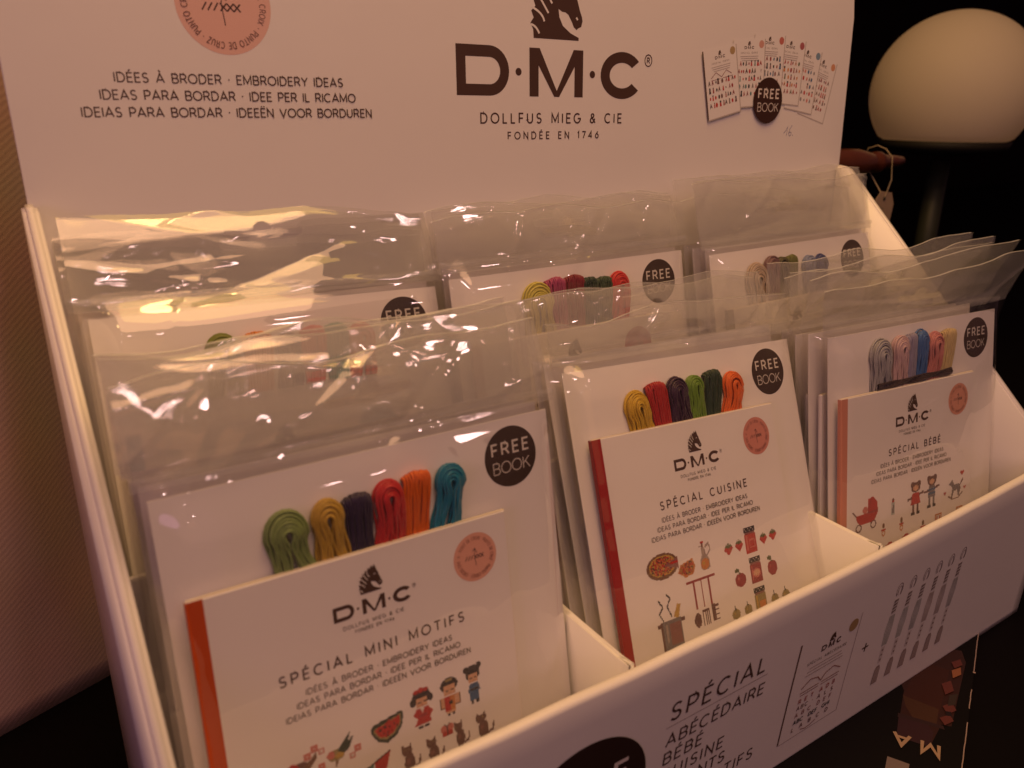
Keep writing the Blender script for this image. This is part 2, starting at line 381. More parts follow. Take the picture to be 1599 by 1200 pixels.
MOT = dict(
 melon=[('p',[(.0,.25),(.1,.15),(.95,.0),(1,.1),(.97,.5),(.75,.85),(.45,1),(.2,.85),(.02,.5)],'d'),('p',[(.08,.32),(.93,.1),(.9,.48),(.7,.74),(.45,.86),(.24,.75),(.1,.5)],'e'),('p',[(.12,.32),(.5,.25),(.55,.12),(.62,.22),(.9,.14),(.86,.46),(.68,.68),(.45,.78),(.26,.68),(.14,.48)],'r'),
   *[('r',x,y,x+.045,y+.09,'k') for x,y in((.25,.4),(.4,.35),(.55,.4),(.7,.32),(.33,.55),(.48,.55),(.62,.55),(.78,.45),(.45,.68))]],
 doll_red=[('e',.5,.22,.4,.20,'k'),('e',.5,.06,.14,.06,'r'),('e',.28,.08,.1,.05,'r'),('e',.72,.08,.1,.05,'r'),('e',.12,.32,.12,.1,'k'),('e',.88,.3,.12,.1,'k'),('r',.24,.26,.76,.46,'s'),('l',.32,.36,.44,.36,.03,'k'),('l',.58,.36,.7,.36,.03,'k'),('r',.46,.41,.54,.44,'r'),('p',[(.25,.5),(.75,.5),(.95,.66),(.8,.78),(.85,.92),(.1,.92),(.28,.75),(.08,.64)],'r'),('p',[(.4,.5),(.6,.5),(.5,.62)],'w'),('r',.3,.66,.7,.71,'m'),('r',.28,.93,.46,1,'k'),('r',.55,.93,.73,1,'k')],
 doll_gold=[('e',.5,.2,.42,.2,'k'),('r',.35,.04,.65,.1,'e'),('r',.24,.2,.76,.44,'s'),('l',.32,.33,.44,.33,.03,'k'),('l',.58,.33,.7,.33,.03,'k'),('r',.0,.48,1,.76,'n'),('r',.06,.5,.94,.74,'s'),('r',.22,.5,.5,.86,'r'),('r',.5,.5,.72,.86,'o'),('r',.42,.62,.62,.72,'k'),('r',.3,.86,.7,.93,'s'),('r',.32,.93,.46,1,'k'),('r',.54,.93,.68,1,'k')],
 doll_blue=[('e',.15,.1,.14,.08,'k'),('e',.85,.08,.14,.08,'k'),('e',.5,.22,.4,.2,'k'),('r',.24,.24,.78,.44,'s'),('l',.32,.35,.44,.35,.03,'k'),('l',.58,.35,.7,.35,.03,'k'),('p',[(.3,.48),(.74,.48),(.86,.68),(.76,.72),(.74,.92),(.28,.92),(.28,.72),(.18,.66)],'b'),('r',.3,.62,.74,.66,'k'),('r',.3,.92,.44,1,'k'),('r',.58,.92,.72,1,'k')],
 cat=[('p',[(.1,.02),(.26,.14),(.44,.14),(.56,.0),(.6,.3),(.48,.42),(.16,.42),(.06,.28)],'f'),('e',.42,.68,.27,.32,'f'),('r',.22,.5,.34,.98,'f'),('r',.46,.6,.58,.98,'f'),('l',.66,.9,.92,.86,.09,'f'),('l',.92,.86,.96,.6,.08,'f'),('r',.16,.22,.22,.27,'e'),('r',.4,.2,.46,.25,'e'),('r',.28,.55,.42,.7,'v')],
 butterfly=[('e',.25,.35,.25,.3,'p'),('e',.75,.35,.25,.3,'p'),('e',.3,.75,.2,.2,'r'),('e',.7,.75,.2,.2,'r'),('r',.46,.2,.54,.9,'k'),('l',.5,.2,.3,.0,.07,'k'),('l',.5,.2,.7,.0,.07,'k')],
 bird_green=[('e',.35,.6,.3,.2,'e'),('p',[(.4,.45),(.9,.0),(.8,.3),(1,.15),(.85,.5),(.55,.7)],'d'),('e',.16,.55,.14,.13,'p'),('l',.35,.8,.3,1,.06,'n'),('e',.45,.65,.16,.1,'y')],
 bird_red=[('e',.4,.55,.34,.36,'f'),('e',.2,.45,.2,.3,'r'),('p',[(.6,.5),(1,.0),(1,.3),(.7,.8)],'n'),('l',.4,.85,.4,1,.05,'k')],
 bunting=[('p',[(.05,.6),(.5,.35),(.4,1),(.1,1)],'t'),('p',[(.5,.3),(1,.05),(.8,1),(.55,1)],'r'),('l',0,.62,1,.02,.06,'k')],
 square=[('r',.1,.1,.9,.9,'p'),('r',.35,.35,.65,.65,'w')],
 pizza=[('e',.5,.5,.5,.5,'n'),('e',.5,.48,.42,.4,'y'),('e',.5,.48,.38,.36,'*'),('p',[(.55,.5),(1,.3),(1,.75),(.6,.56)],'v'),('r',.75,.42,1,.5,'r')],
 slice=[('p',[(0,.6),(.2,.2),(.9,.0),(1,.5),(.85,.9),(.4,1)],'o'),('p',[(.08,.6),(.25,.28),(.85,.1),(.92,.5),(.8,.8),(.42,.88)],'*')],
 oil=[('r',.32,.0,.5,.08,'r'),('r',.36,.08,.48,.2,'n'),('r',.1,.14,.36,.19,'l'),('p',[(.32,.2),(.54,.2),(.6,.45),(.85,.7),(.82,.95),(.6,1),(.25,1),(.1,.9),(.12,.65),(.3,.45)],'l'),('e',.46,.8,.33,.19,'o'),('e',.36,.76,.1,.06,'y'),('l',.6,.22,.9,.12,.08,'l'),('l',.9,.12,1,.34,.08,'l'),('l',1,.34,.7,.52,.08,'l')],
 jar_red=[('r',.1,.0,.9,.2,'k'),*[('r',.14+.12*i,.03+.08*(i%2),.2+.12*i,.09+.08*(i%2),'w') for i in range(6)],('r',.16,.2,.84,.26,'v'),('r',.08,.26,.92,1,'r'),('r',.2,.3,.28,.9,'p'),('r',.42,.48,.8,.8,'p'),('r',.46,.52,.76,.76,'r')],
 jar_plum=[('r',.1,.0,.9,.2,'k'),*[('r',.14+.12*i,.03+.08*(i%2),.2+.12*i,.09+.08*(i%2),'w') for i in range(6)],('r',.16,.2,.84,.26,'v'),('r',.08,.26,.92,1,'m'),('r',.18,.3,.26,.9,'p'),('e',.52,.62,.3,.18,'p'),('e',.52,.62,.22,.12,'s')],
 jar_olive=[('r',.1,.0,.9,.2,'k'),*[('r',.14+.12*i,.03+.08*(i%2),.2+.12*i,.09+.08*(i%2),'w') for i in range(6)],('r',.16,.2,.84,.26,'v'),('r',.08,.26,.92,1,'e'),('r',.2,.3,.28,.9,'y'),('r',.42,.55,.84,.8,'o')],
 strawberry=[('p',[(.1,.25),(.9,.25),(1,.5),(.5,1),(.0,.5)],'r'),('p',[(.1,.3),(.3,.1),(.5,.2),(.7,.1),(.9,.3),(.5,.42)],'g'),('l',.5,.2,.5,.0,.1,'g'),('r',.3,.55,.38,.62,'y'),('r',.6,.6,.68,.67,'y')],
 plum=[('e',.5,.64,.46,.36,'m'),('l',.5,.32,.3,.05,.08,'g'),('e',.3,.12,.2,.1,'g'),('r',.3,.5,.4,.62,'p')],
 olive=[('e',.5,.62,.46,.38,'e'),('l',.5,.3,.45,.0,.1,'k'),('r',.3,.5,.42,.62,'y')],
 rack=[('r',0,.0,1,.055,'m'),('r',.2,.05,.26,.62,'m'),('r',.47,.05,.53,.62,'m'),('r',.74,.05,.8,.62,'m'),('e',.22,.84,.12,.15,'f'),*[('r',.4+.07*i,.68,.43+.07*i,1,'f') for i in range(4)],('r',.4,.66,.64,.73,'f'),('r',.72,.62,.84,.98,'f'),*[('r',.84,.64+.1*i,.98,.68+.1*i,'f') for i in range(4)]],
 pot=[('l',.25,.42,.15,.3,.035,'k'),('l',.15,.3,.3,.2,.035,'k'),('l',.3,.2,.18,.1,.035,'k'),('l',.55,.38,.45,.22,.035,'k'),('l',.45,.22,.6,.1,.035,'k'),('l',.6,.1,.48,.03,.035,'k'),('p',[(.62,.42),(.8,.22),(.92,.25),(.8,.44)],'y'),('r',.02,.47,1,.51,'f'),('r',.12,.44,.88,.9,'c'),('r',.12,.44,.2,.9,'f'),('r',.3,.5,.36,.78,'l'),('r',.45,.5,.82,.84,'v'),*[('r',.2+.1*i,.9,.26+.1*i,.94,'r') for i in range(7)],('r',.08,.96,.92,1,'k')],
 pram=[('p',[(.15,.5),(.6,.5),(.6,.1),(.8,.05),(.97,.25),(1,.55),(.85,.78),(.3,.8),(.18,.66)],'r'),('l',.02,.36,.15,.5,.04,'f'),('l',.6,.5,1,.5,.03,'m'),('l',.6,.5,.75,.08,.03,'m'),('e',.25,.88,.12,.12,'f'),('e',.25,.88,.08,.08,'.'),('e',.82,.88,.12,.12,'f'),('e',.82,.88,.08,.08,'.'),('e',.5,.4,.1,.1,'p')],
 baby_bottle=[('e',.5,.08,.2,.08,'n'),('r',.3,.16,.7,.26,'r'),('r',.2,.27,.8,1,'q'),('r',.3,.4,.7,.9,'c'),('r',.3,.4,.4,.6,'w')],
 bear_red=[('e',.3,.08,.12,.08,'f'),('e',.7,.08,.12,.08,'f'),('e',.5,.18,.28,.15,'f'),('e',.5,.2,.16,.08,'s'),('l',.02,.5,.98,.38,.07,'f'),('p',[(.3,.33),(.7,.33),(.8,.68),(.2,.68)],'r'),('r',.3,.68,.44,.92,'f'),('r',.56,.68,.7,.92,'f'),('r',.24,.92,.46,1,'k'),('r',.56,.92,.76,1,'k')],
 bear_blue=[('e',.3,.08,.12,.08,'f'),('e',.7,.08,.12,.08,'f'),('e',.5,.18,.28,.15,'f'),('e',.5,.2,.16,.08,'s'),('l',.0,.48,1,.38,.07,'f'),('p',[(.3,.33),(.7,.33),(.72,.68),(.28,.68)],'c'),('r',.28,.42,.72,.46,'b'),('r',.28,.54,.72,.58,'b'),('r',.3,.68,.44,.92,'c'),('r',.56,.68,.7,.92,'c'),('r',.24,.92,.46,1,'k'),('r',.56,.92,.76,1,'k')],
 rocking_horse=[('p',[(.05,.2),(.25,.0),(.4,.25),(.75,.3),(.85,.5),(.75,.85),(.65,.85),(.62,.55),(.4,.6),(.3,.9),(.2,.88),(.3,.45),(.2,.3)],'c'),('l',.8,.35,1,.1,.08,'f'),('l',.05,.8,.3,.97,.07,'n'),('l',.3,.97,.7,.97,.07,'n'),('l',.7,.97,.98,.75,.07,'n')],
 heart=[('e',.28,.3,.27,.28,'r'),('e',.72,.3,.27,.28,'r'),('p',[(.02,.4),(.98,.4),(.5,1)],'r')],
 dummy=[('e',.5,.75,.3,.25,'o'),('e',.5,.75,.18,.13,'.'),('r',.1,.42,.9,.54,'r'),('e',.5,.2,.2,.2,'n')],
 block=[('r',.0,.0,1,1,'o'),('r',.12,.12,.88,.88,'w'),('r',.25,.25,.4,.75,'r'),('r',.6,.25,.75,.75,'r')],
 basket=[('r',.0,.2,1,1,'o'),('r',.1,.4,.9,.5,'n'),('r',.1,.7,.9,.8,'n'),('e',.5,.2,.3,.2,'r')],
)

# ================================================================== the setting
def grid_plane(name, x0, x1, y0, y1, z, material):
    return link(name, [(x0, y0, z), (x1, y0, z), (x1, y1, z), (x0, y1, z)], [(0, 1, 2, 3)], material, kind='structure')
grid_plane('tabletop', -120, 420, -140, 150, 0, M_table)
o = link('wall', [(-300, 150, -20), (1400, 150, -20), (1400, 150, 260), (-300, 150, 260)], [(0, 1, 2, 3)], M_wall, kind='structure')

# hanging cloth behind the left side
def make_cloth():
    m = bpy.data.materials.new('woven_cloth'); m.use_nodes = True; nt = m.node_tree; b = nt.nodes['Principled BSDF']; N = nt.nodes; L = nt.links
    tc = N.new('ShaderNodeTexCoord'); mp = N.new('ShaderNodeMapping'); mp.inputs['Rotation'].default_value = (0, math.radians(-52), 0)
    L.new(tc.outputs['Object'], mp.inputs[0])
    wv = N.new('ShaderNodeTexWave'); wv.inputs['Scale'].default_value = 125; wv.inputs['Distortion'].default_value = 2.0; wv.inputs['Detail'].default_value = 2; wv.bands_direction = 'X'
    L.new(mp.outputs[0], wv.inputs[0])
    ns = N.new('ShaderNodeTexNoise'); ns.inputs['Scale'].default_value = 14; L.new(tc.outputs['Object'], ns.inputs['Vector'])
    mx = N.new('ShaderNodeMix'); mx.data_type = 'RGBA'; mx.inputs[6].default_value = (.61, .41, .33, 1); mx.inputs[7].default_value = (.68, .47, .38, 1)
    L.new(wv.outputs['Fac'], mx.inputs[0])
    m2 = N.new('ShaderNodeMix'); m2.data_type = 'RGBA'; m2.blend_type = 'MULTIPLY'; m2.inputs[0].default_value = .35; L.new(mx.outputs[2], m2.inputs[6]); L.new(ns.outputs['Color'], m2.inputs[7])
    L.new(m2.outputs[2], b.inputs['Base Color'])
    bp = N.new('ShaderNodeBump'); bp.inputs['Strength'].default_value = .14; bp.inputs['Distance'].default_value = .0004; L.new(wv.outputs['Fac'], bp.inputs['Height']); L.new(bp.outputs[0], b.inputs['Normal'])
    b.inputs['Roughness'].default_value = .9; b.inputs['Specular IOR Level'].default_value = .1; b.inputs['Sheen Weight'].default_value = .15
    V = []; F = []; nx, nz = 90, 50
    for j in range(nz+1):
        for i in range(nx+1):
            s = -42+i/nx*47; z = .05+j/nz*60
            d = Vector((math.cos(.36), math.sin(.36))); p = Vector((-.6, 8.5))+d*s
            f = (.10*math.sin(s*.8+.4*math.sin(z*.08))+1.0*noise.noise(Vector((s*.30, z*.04, 3))))*min(1, z/8)
            V.append((p.x-d.y*f, p.y+d.x*f, z))
    for j in range(nz):
        for i in range(nx): a = j*(nx+1)+i; F.append((a, a+1, a+nx+2, a+nx+1))
    o = link('hanging_cloth', V, F, m, smooth=True)
    o['label'] = 'brown twill cloth hanging behind the left side of the display box'; o['category'] = 'cloth'
    md = o.modifiers.new('thickness', 'SOLIDIFY'); md.thickness = .0015; md.offset = 1
make_cloth()

# ================================================================== the display box
W, D, ZB, ZF = 50.0, 17.06, 27.04, 11.06
LEAN = .0367
box = thing('display_box', 'white cardboard counter display box with a tall printed header and six compartments', 'display box', (0, 0, 0))
# header: right and left edges narrow above the shoulder
hp = [(-.05, .0), (-.05, 27.3), (-.1, 36.8), (.2, 38.2), (1.2, 44.5), (49.0, 44.5), (49.95, 38.2), (50.25, 36.8), (50.3, 27.0), (50.0, 0)]
bm = slab(hp, 'y', 0, .32, .06)
for v in bm.verts: v.co.y += v.co.z*LEAN
link_bm('header_panel', bm, M_board, box)
hdr = lambda x, z, h: (x, z*LEAN-h, z)
prof = [(.0, .0), (.0+.0, ZB), (-D+.2, ZF+.12), (-D+.52, 0)]
def side(x0, x1):
    pr = [(-.02, .02), (.9, ZB+.15), (-.1, ZB), (-D+.35, ZF+.2), (-D+.62, .02)]
    return slab(pr, 'x', x0, x1, .14, 3)
link_bm('side_panel', side(-.32, .22), M_board, box, True)
link_bm('side_panel', side(49.75, 50.3), M_board, box, True)
link_bm('bottom_panel', slab([(.25, -D+.9), (49.7, -D+.9), (49.7, -.05), (.25, -.05)], 'z', .02, .3, .03), M_board, box)
def bow(x, z): return -.55*math.sin(math.pi*max(0, min(1, x/W)))*(z/ZF)**1.2 if z > 0 else 0
def front(x, z, h): return (x, -D+.333*(1-z/ZF)+bow(x, z)-h, z)
def on_front(x, z, h): return front(x, z, h+.008)
def make_front():
    bm = bmesh.new(); n = 60; ring = []
    pr = [(0, .02), (0, .4)]+[(0, ZF*k/8) for k in range(1, 8)]+[(.0, ZF-.22), (-.04, ZF-.1), (-.15, ZF-.01), (-.28, ZF), (-.42, ZF-.03), (-.5, ZF-.14), (-.5, ZF-.6), (-.5, ZF*.5), (-.5, .02)]
    for i in range(n+1):
        x = -.3+(W+.6)*i/n; wob = .05*noise.noise(Vector((x*.35, 1, 2)))
        ring.append([bm.verts.new((x, *front(x, z+(wob if z > ZF-1 else 0), h)[1:])) for h, z in pr])
    for a, b in zip(ring, ring[1:]):
        for k in range(len(pr)): bm.faces.new((a[k], a[(k+1) % len(pr)], b[(k+1) % len(pr)], b[k]))
    bm.faces.new(ring[0]); bm.faces.new(ring[-1][::-1])
    return link_bm('front_panel', bm, M_board, box, True)
make_front()
def divider(x, y1):
    pr = [(y1, .35), (y1, 10.6), (-12, 10.25), (-15.5, 10.1), (-D+.75, 10.35), (-D+.62, .35)]
    return slab(pr, 'x', x, x+.32, .08, 2)
for x in (16.35, 32.95):
    link_bm('divider', divider(x, -8.6), M_board, box, True)
    pr = [(-.05, 4.1), (-.05, 17.5), (-8.1, 14.5), (-8.1, 4.1)]
    link_bm('divider', slab(pr, 'x', x, x+.32, .08, 2), M_board, box, True)
# step that carries the back row, and its front wall
link_bm('step_panel', slab([(.3, -8.45), (49.65, -8.45), (49.65, -.1), (.3, -.1)], 'z', 3.75, 4.05, .03), M_board, box)
link_bm('row_divider', slab([(.3, .35), (49.65, .35), (49.65, 15.5), (.3, 15.5)], 'y', -8.45, -8.15, .05), M_board, box)

# ---- header print
def header_print():
    I = Ink(); dmc(I, 18.97, 31.36, 2.36, 12.05, sw=.25); I.build('printed_logo', hdr, box)
    I = Ink(); horse(I, 25.06, 34.18, 2.92); I.build('printed_horse_head', hdr, box)
    I = Ink(); I.text('DOLLFUS MIEG & CIE', 20.31, 30.05, .47, 9.36, INK, .17); I.build('lettering', hdr, box)
    I = Ink(); I.text('FONDÉE EN 1746', 21.95, 29.25, .34, 6.05, INK, .19); I.build('lettering', hdr, box)
    for t, x0, x1, z in (('IDÉES À BRODER · EMBROIDERY IDEAS', 3.63, 13.04, 31.62), ('IDEAS PARA BORDAR · IDEE PER IL RICAMO', 3.04, 13.6, 30.97), ('IDEIAS PARA BORDAR · IDEEËN VOOR BORDUREN', 2.3, 14.36, 30.32)):
        I = Ink(); I.text(t, x0, z, .34, x1-x0, INK, .15); I.build('lettering', hdr, box)
    I = Ink(); I.disc(8.15, 34.68, 1.92, (.74, .46, .39), 64)
    I.arc_text(RINGTXT, 8.15, 34.68, 1.45, .24, 55, -305, (.20, .10, .08)); stitch_mark(I, 8.1, 34.55, 1.35, INK); I.build('printed_round_mark', hdr, box)
    # fan of six printed booklets
    fan = [(48.05, 32.9, -.22), (46.0, 33.1, -.13), (44.0, 33.45, -.05), (41.7, 33.45, .02), (39.6, 33.15, .07), (37.35, 32.5, .215)]
    fan = [(47.0, 32.25, -.24, (.62, .30, .17)), (45.4, 32.75, -.14, (.20, .30, .40)), (43.75, 33.2, -.06, (.40, .12, .13)), (41.75, 33.35, .0, (.52, .16, .13)), (39.95, 33.0, .06, (.60, .32, .26)), (37.6, 32.4, .215, (.42, .30, .15))]
    for n, (cx, cz, a, cc) in enumerate(fan):
        f = turned(hdr, cx, cz, a); off = .002+.008*n
        f2 = (lambda g, off: lambda x, y, h: g(x, y, h*.5+off*2))(f, off)
        I = Ink(); bw, bh = 1.42, 1.98
        I.poly([(-bw-.02, -bh-.08), (bw+.08, -bh-.08), (bw+.08, bh-.05), (-bw, bh)], (.50, .45, .43))
        I.poly([(-bw, -bh), (bw, -bh), (bw, bh), (-bw, bh)], (.80, .765, .75))
        if n == 5: I.poly([(-bw-.05, -bh), (-bw+.05, -bh), (-bw+.05, bh), (-bw-.05, bh)], (.10, .06, .045))
        dmc(I, -.44, bh-.62, .17, .88, fine=False, ring=False); horse(I, 0, bh-.42, .22, fine=False)
        I.disc(bw-.3, bh-.36, .23, cc, 24)
        I.text('SPECIAL IDEAS', 0, bh-.88, .09, 1.5, (.16, .12, .1), .16, align='c')
        for j in range(3): I.strip([(-.8+.08*j, bh-1.04-.12*j), (.85-.05*j, bh-1.04-.12*j)], .03, (.36, .30, .28))
        pal = ['rmnf', 'rpcb', 'rmog', 'mkvb', 'tmkr', 'krmf'][n]
        if n == 5:
            for sg in (-1, 1): I.strip([(sg*.9, -.1+.45), (sg*.45, .62), (0, .3)], .04, CC['v']); I.strip([(sg*.9, .22), (sg*.1, .22)], .03, CC['v'])
            rows = range(1, 5)
        else: rows = range(0, 5)
        for j in rows:
            y = .52-.44*j; x = -bw+.32
            while x < bw-.25:
                k = random.choice(pal); wd = random.uniform(.10, .19); kind = random.choice((0, 1, 2))
                if kind == 0: I.disc(x, y, wd*.5, CC[k], 8, ry=wd*.8)
                elif kind == 1: I.poly([(x-wd/2, y-.14), (x+wd/2, y-.14), (x+wd*.3, y+.14), (x-wd*.3, y+.1)], CC[k]); I.disc(x, y+.14, wd*.4, CC['k' if n else 'r'], 8)
                else:
                    I.strip([(x-wd/2, y-.12), (x, y+.12), (x+wd/2, y-.1)], .05, CC[k]); I.disc(x, y, .05, CC['f'], 6)
                x += wd+random.uniform(.07, .2)
        I.build('printed_booklet', f2, box)
    I = Ink(); I.disc(41.93, 31.38, 1.39, (.05, .022, .016), 64)
    I.text('FREE', 41.98, 31.53, .52, 1.98, (.72, .66, .62), .19, align='c'); I.text('BOOK', 41.98, 30.72, .50, 2.0, (.66, .60, .56), .10, align='c')
    I.build('printed_badge', lambda x, y, h: hdr(x, y, h+.11), box)
    I = Ink(); pen = (.03, .035, .22)
    I.strip([(43.9, 29.35), (44.15, 29.55), (44.28, 29.78), (44.2, 29.2)], .035, pen)
    I.strip([(44.72, 29.85), (44.5, 29.6), (44.42, 29.32), (44.52, 29.16), (44.68, 29.25), (44.66, 29.42), (44.46, 29.4)], .035, pen)
    I.strip([(44.84, 29.22), (44.89, 29.2)], .05, pen); I.build('handwritten_price', hdr, box)
header_print()

# ---- front print
def front_print():
    I = Ink(); cx, cz, r = 13.6, 5.45, 3.22
    I.disc(cx, cz, r, (.03, .015, .012), 72); I.text('FREE', cx+.05, cz+.3, 1.1, 4.2, (.66, .6, .57), .19, align='c'); I.text('BOOK', cx+.05, cz-1.4, 1.05, 4.2, (.62, .56, .53), .1, align='c')
    I.build('printed_badge', lambda x, z, h: front(x, z, h+.03), box)
    for t, z, x1, h in (('SPÉCIAL', 7.62, 23.5, .86), ('ABÉCÉDAIRE', 6.22, 23.75, .62), ('BÉBÉ', 5.2, 20.1, .62), ('CUISINE', 4.2, 21.6, .62), ('ENFANTS', 3.2, 21.9, .62), ('MINI MOTIFS', 2.2, 24.0, .62)):
        I = Ink(); I.text(t, 17.85, z, h, x1-17.85, INK, .14); I.build('lettering', on_front, box)
    I = Ink(); I.strip([(17.7, 7.3), (23.8, 7.3)], .035, (.30, .24, .23)); I.build('printed_rule', on_front, box)
    # printed booklet
    I = Ink(); x0, x1, z0, z1 = 26.0, 30.6, 1.75, 7.9
    I.strip([(x0+.05, z0-.04), (x1+.03, z0-.04), (x1+.03, z1)], .05, (.42, .36, .35)); I.strip([(x0, z0), (x0, z1)], .11, (.12, .07, .055))
    dmc(I, 27.75, 6.75, .34, 1.5, fine=False, ring=False); horse(I, 28.5, 7.12, .4, fine=False); I.disc(30.1, 7.35, .36, (.36, .25, .12), 28)
    I.text('SPÉCIAL ABÉCÉDAIRE', 28.35, 6.28, .15, 3.0, (.09, .07, .06), .15, align='c')
    for j in range(3): I.strip([(27.1-.1*j, 6.02-.2*j), (29.6+.1*j, 6.02-.2*j)], .045, (.42, .36, .34))
    for sg in (-1, 1):
        I.strip([(28.35+sg*1.5, 4.9), (28.35+sg*.9, 5.25), (28.35+sg*.3, 5.1), (28.35, 4.75)], .06, CC['v'])
        I.strip([(28.35+sg*1.5, 4.62), (28.35+sg*.1, 4.62)], .05, CC['v']); I.strip([(28.35+sg*1.45, 4.45), (28.35+sg*.1, 4.45)], .04, CC['v'])
    for j, t in enumerate(('R E T  A D B', 'ABC · A L S', 'A B C  D E F', 'ABC  DEF  GHI', 'L A B C D')):
        I.text(t, 28.3, 3.95-.45*j, .24, 2.8, CC[('m', 'f', 'v', 'k', 'f')[j]], .2, align='c')
    I.strip([(27.6, 2.0), (28.0, 1.86), (28.4, 1.9), (28.8, 2.05)], .05, CC['v'])
    I.build('printed_booklet', on_front, box)
    I = Ink(); I.text('+', 31.85, 4.75, .9, None, INK, .11, align='c'); I.build('lettering', on_front, box)
    for j in range(6):
        x = 33.75+j*1.24; I = Ink(); c = (.13, .08, .075)
        pal = [(.42, .44, .40), (.44, .46, .43), (.42, .44, .41), (.48, .40, .36), (.46, .40, .37), (.44, .44, .42)][j]
        I.strip(A_(x, 8.0, .26, .42, -50, 230, 16), .035, c); I.strip(A_(x+.03, 7.95, .15, .3, -60, 240, 14), .035, c)
        I.poly([(x-.2, 6.55), (x+.2, 6.55), (x+.2, 7.45), (x-.2, 7.45)], (.56, .52, .50))
        for k in range(4): I.strip([(x-.19, 6.65+.22*k), (x+.15, 6.72+.22*k)], .09, c); I.strip([(x-.12, 6.6+.22*k), (x-.12, 6.75+.22*k)], .05, c)
        for k in range(5): I.strip([(x-.2+.1*k, 6.45), (x-.28+.14*k, 5.6), (x-.2+.1*k, 4.5)], .06, pal); 
        I.poly([(x-.13, 3.35), (x+.13, 3.35), (x+.14, 4.4), (x-.14, 4.4)], (.60, .55, .53))
        for k in range(3): I.disc(x, 3.55+.32*k, .07, c, 8)
        I.poly([(x-.27, 1.95), (x+.27, 1.95), (x+.24, 2.9), (x+.12, 3.15), (x-.12, 3.15), (x-.24, 2.9)], (.30, .23, .215))
        for k in range(3): I.strip([(x-.15+.15*k, 2.05), (x-.12+.12*k, 3.0)], .04, (.5, .45, .43))
        I.build('printed_skein', on_front, box)
front_print()

# ================================================================== kit packets
CW, CH = 15.2, 18.7                       # card
BU, BT, BW, BH = .54, 3.28, 11.97, 14.8   # booklet offset and size on the card
def arch_skein(uc, ub, top, w, c, kind, parent, seed, base=3.75, name='thread_skein'):
    rnd = random.Random(seed); V = []; F = []; R = w/2
    cy = top+R*1.25
    if kind == 'loop':
        n = 10
        for lay in range(2):
            for k in range(n):
                r = R*(.20+.78*(k+.5*lay)/n)+rnd.uniform(-.03, .03); jit = rnd.uniform(-.05, .05); dome = .12+.40*math.sqrt(max(0, 1-(r/R)**2*.85))-(.16*lay)
                path = []; ph = rnd.uniform(0, 6)
                for i in range(6):
                    t = i/6; y = base+(cy-base)*t; k2 = .9+.1*t; path.append((uc+(ub-uc)*(1-t)**1.5-max(.02, r-R*.13*math.sin(math.pi*min(1, (1-t)*1.3))*k2)+.05*math.sin(ph+t*5), -y, dome*(.5+.5*t)+.04*math.sin(ph+t*4)))
                for i in range(11):
                    a = math.pi-math.pi*i/10; rr = r*(1+.05*math.sin(ph)); path.append((uc+rr*math.cos(a), -cy+rr*1.22*math.sin(a)+jit, dome+.03*math.sin(ph+a)))
                for i in range(6):
                    t = 1-(i+1)/6; y = base+(cy-base)*t; k2 = .9+.1*t; path.append((uc+(ub-uc)*(1-t)**1.5+max(.02, r-R*.13*math.sin(math.pi*min(1, (1-t)*1.3))*k2)+.05*math.sin(ph-t*5), -y, dome*(.5+.5*t)+.04*math.sin(ph-t*4)))
                tube(V, F, path, .055, 5)
    else:
        n = 12
        for lay in range(2):
            for k in range(n):
                u = -R*.92+2*R*.92*(k+.25*lay)/n+.04; ph = rnd.uniform(0, 6); dz = .46*math.sqrt(max(.1, 1-(u/R)**2*.75))-.1*lay
                tp = top+.22*(u/R)**2+rnd.uniform(0, .05); path = []
                for i in range(9):
                    t = i/8; y = base+(tp+.3-base)*t; path.append((uc+(ub-uc)*(1-t)**1.3+u*(.82+.18*t)+.04*math.sin(ph+t*3.5), -y, dz*(.55+.45*t)))
                for i in range(1, 7):
                    a = math.pi/2*i/6*1.6; path.append((uc+u+.02*math.sin(ph+a), -(tp+.3)+.3*math.sin(min(a, math.pi/2)) if a < math.pi/2 else -(tp)-.06*(a-1.57), max(.02, dz*math.cos(min(a, math.pi)*.5)*1.0)))
                tube(V, F, path, .062, 5)
    return link(name, V, F, thread_mat([x**1.12 for x in c]), parent, True)

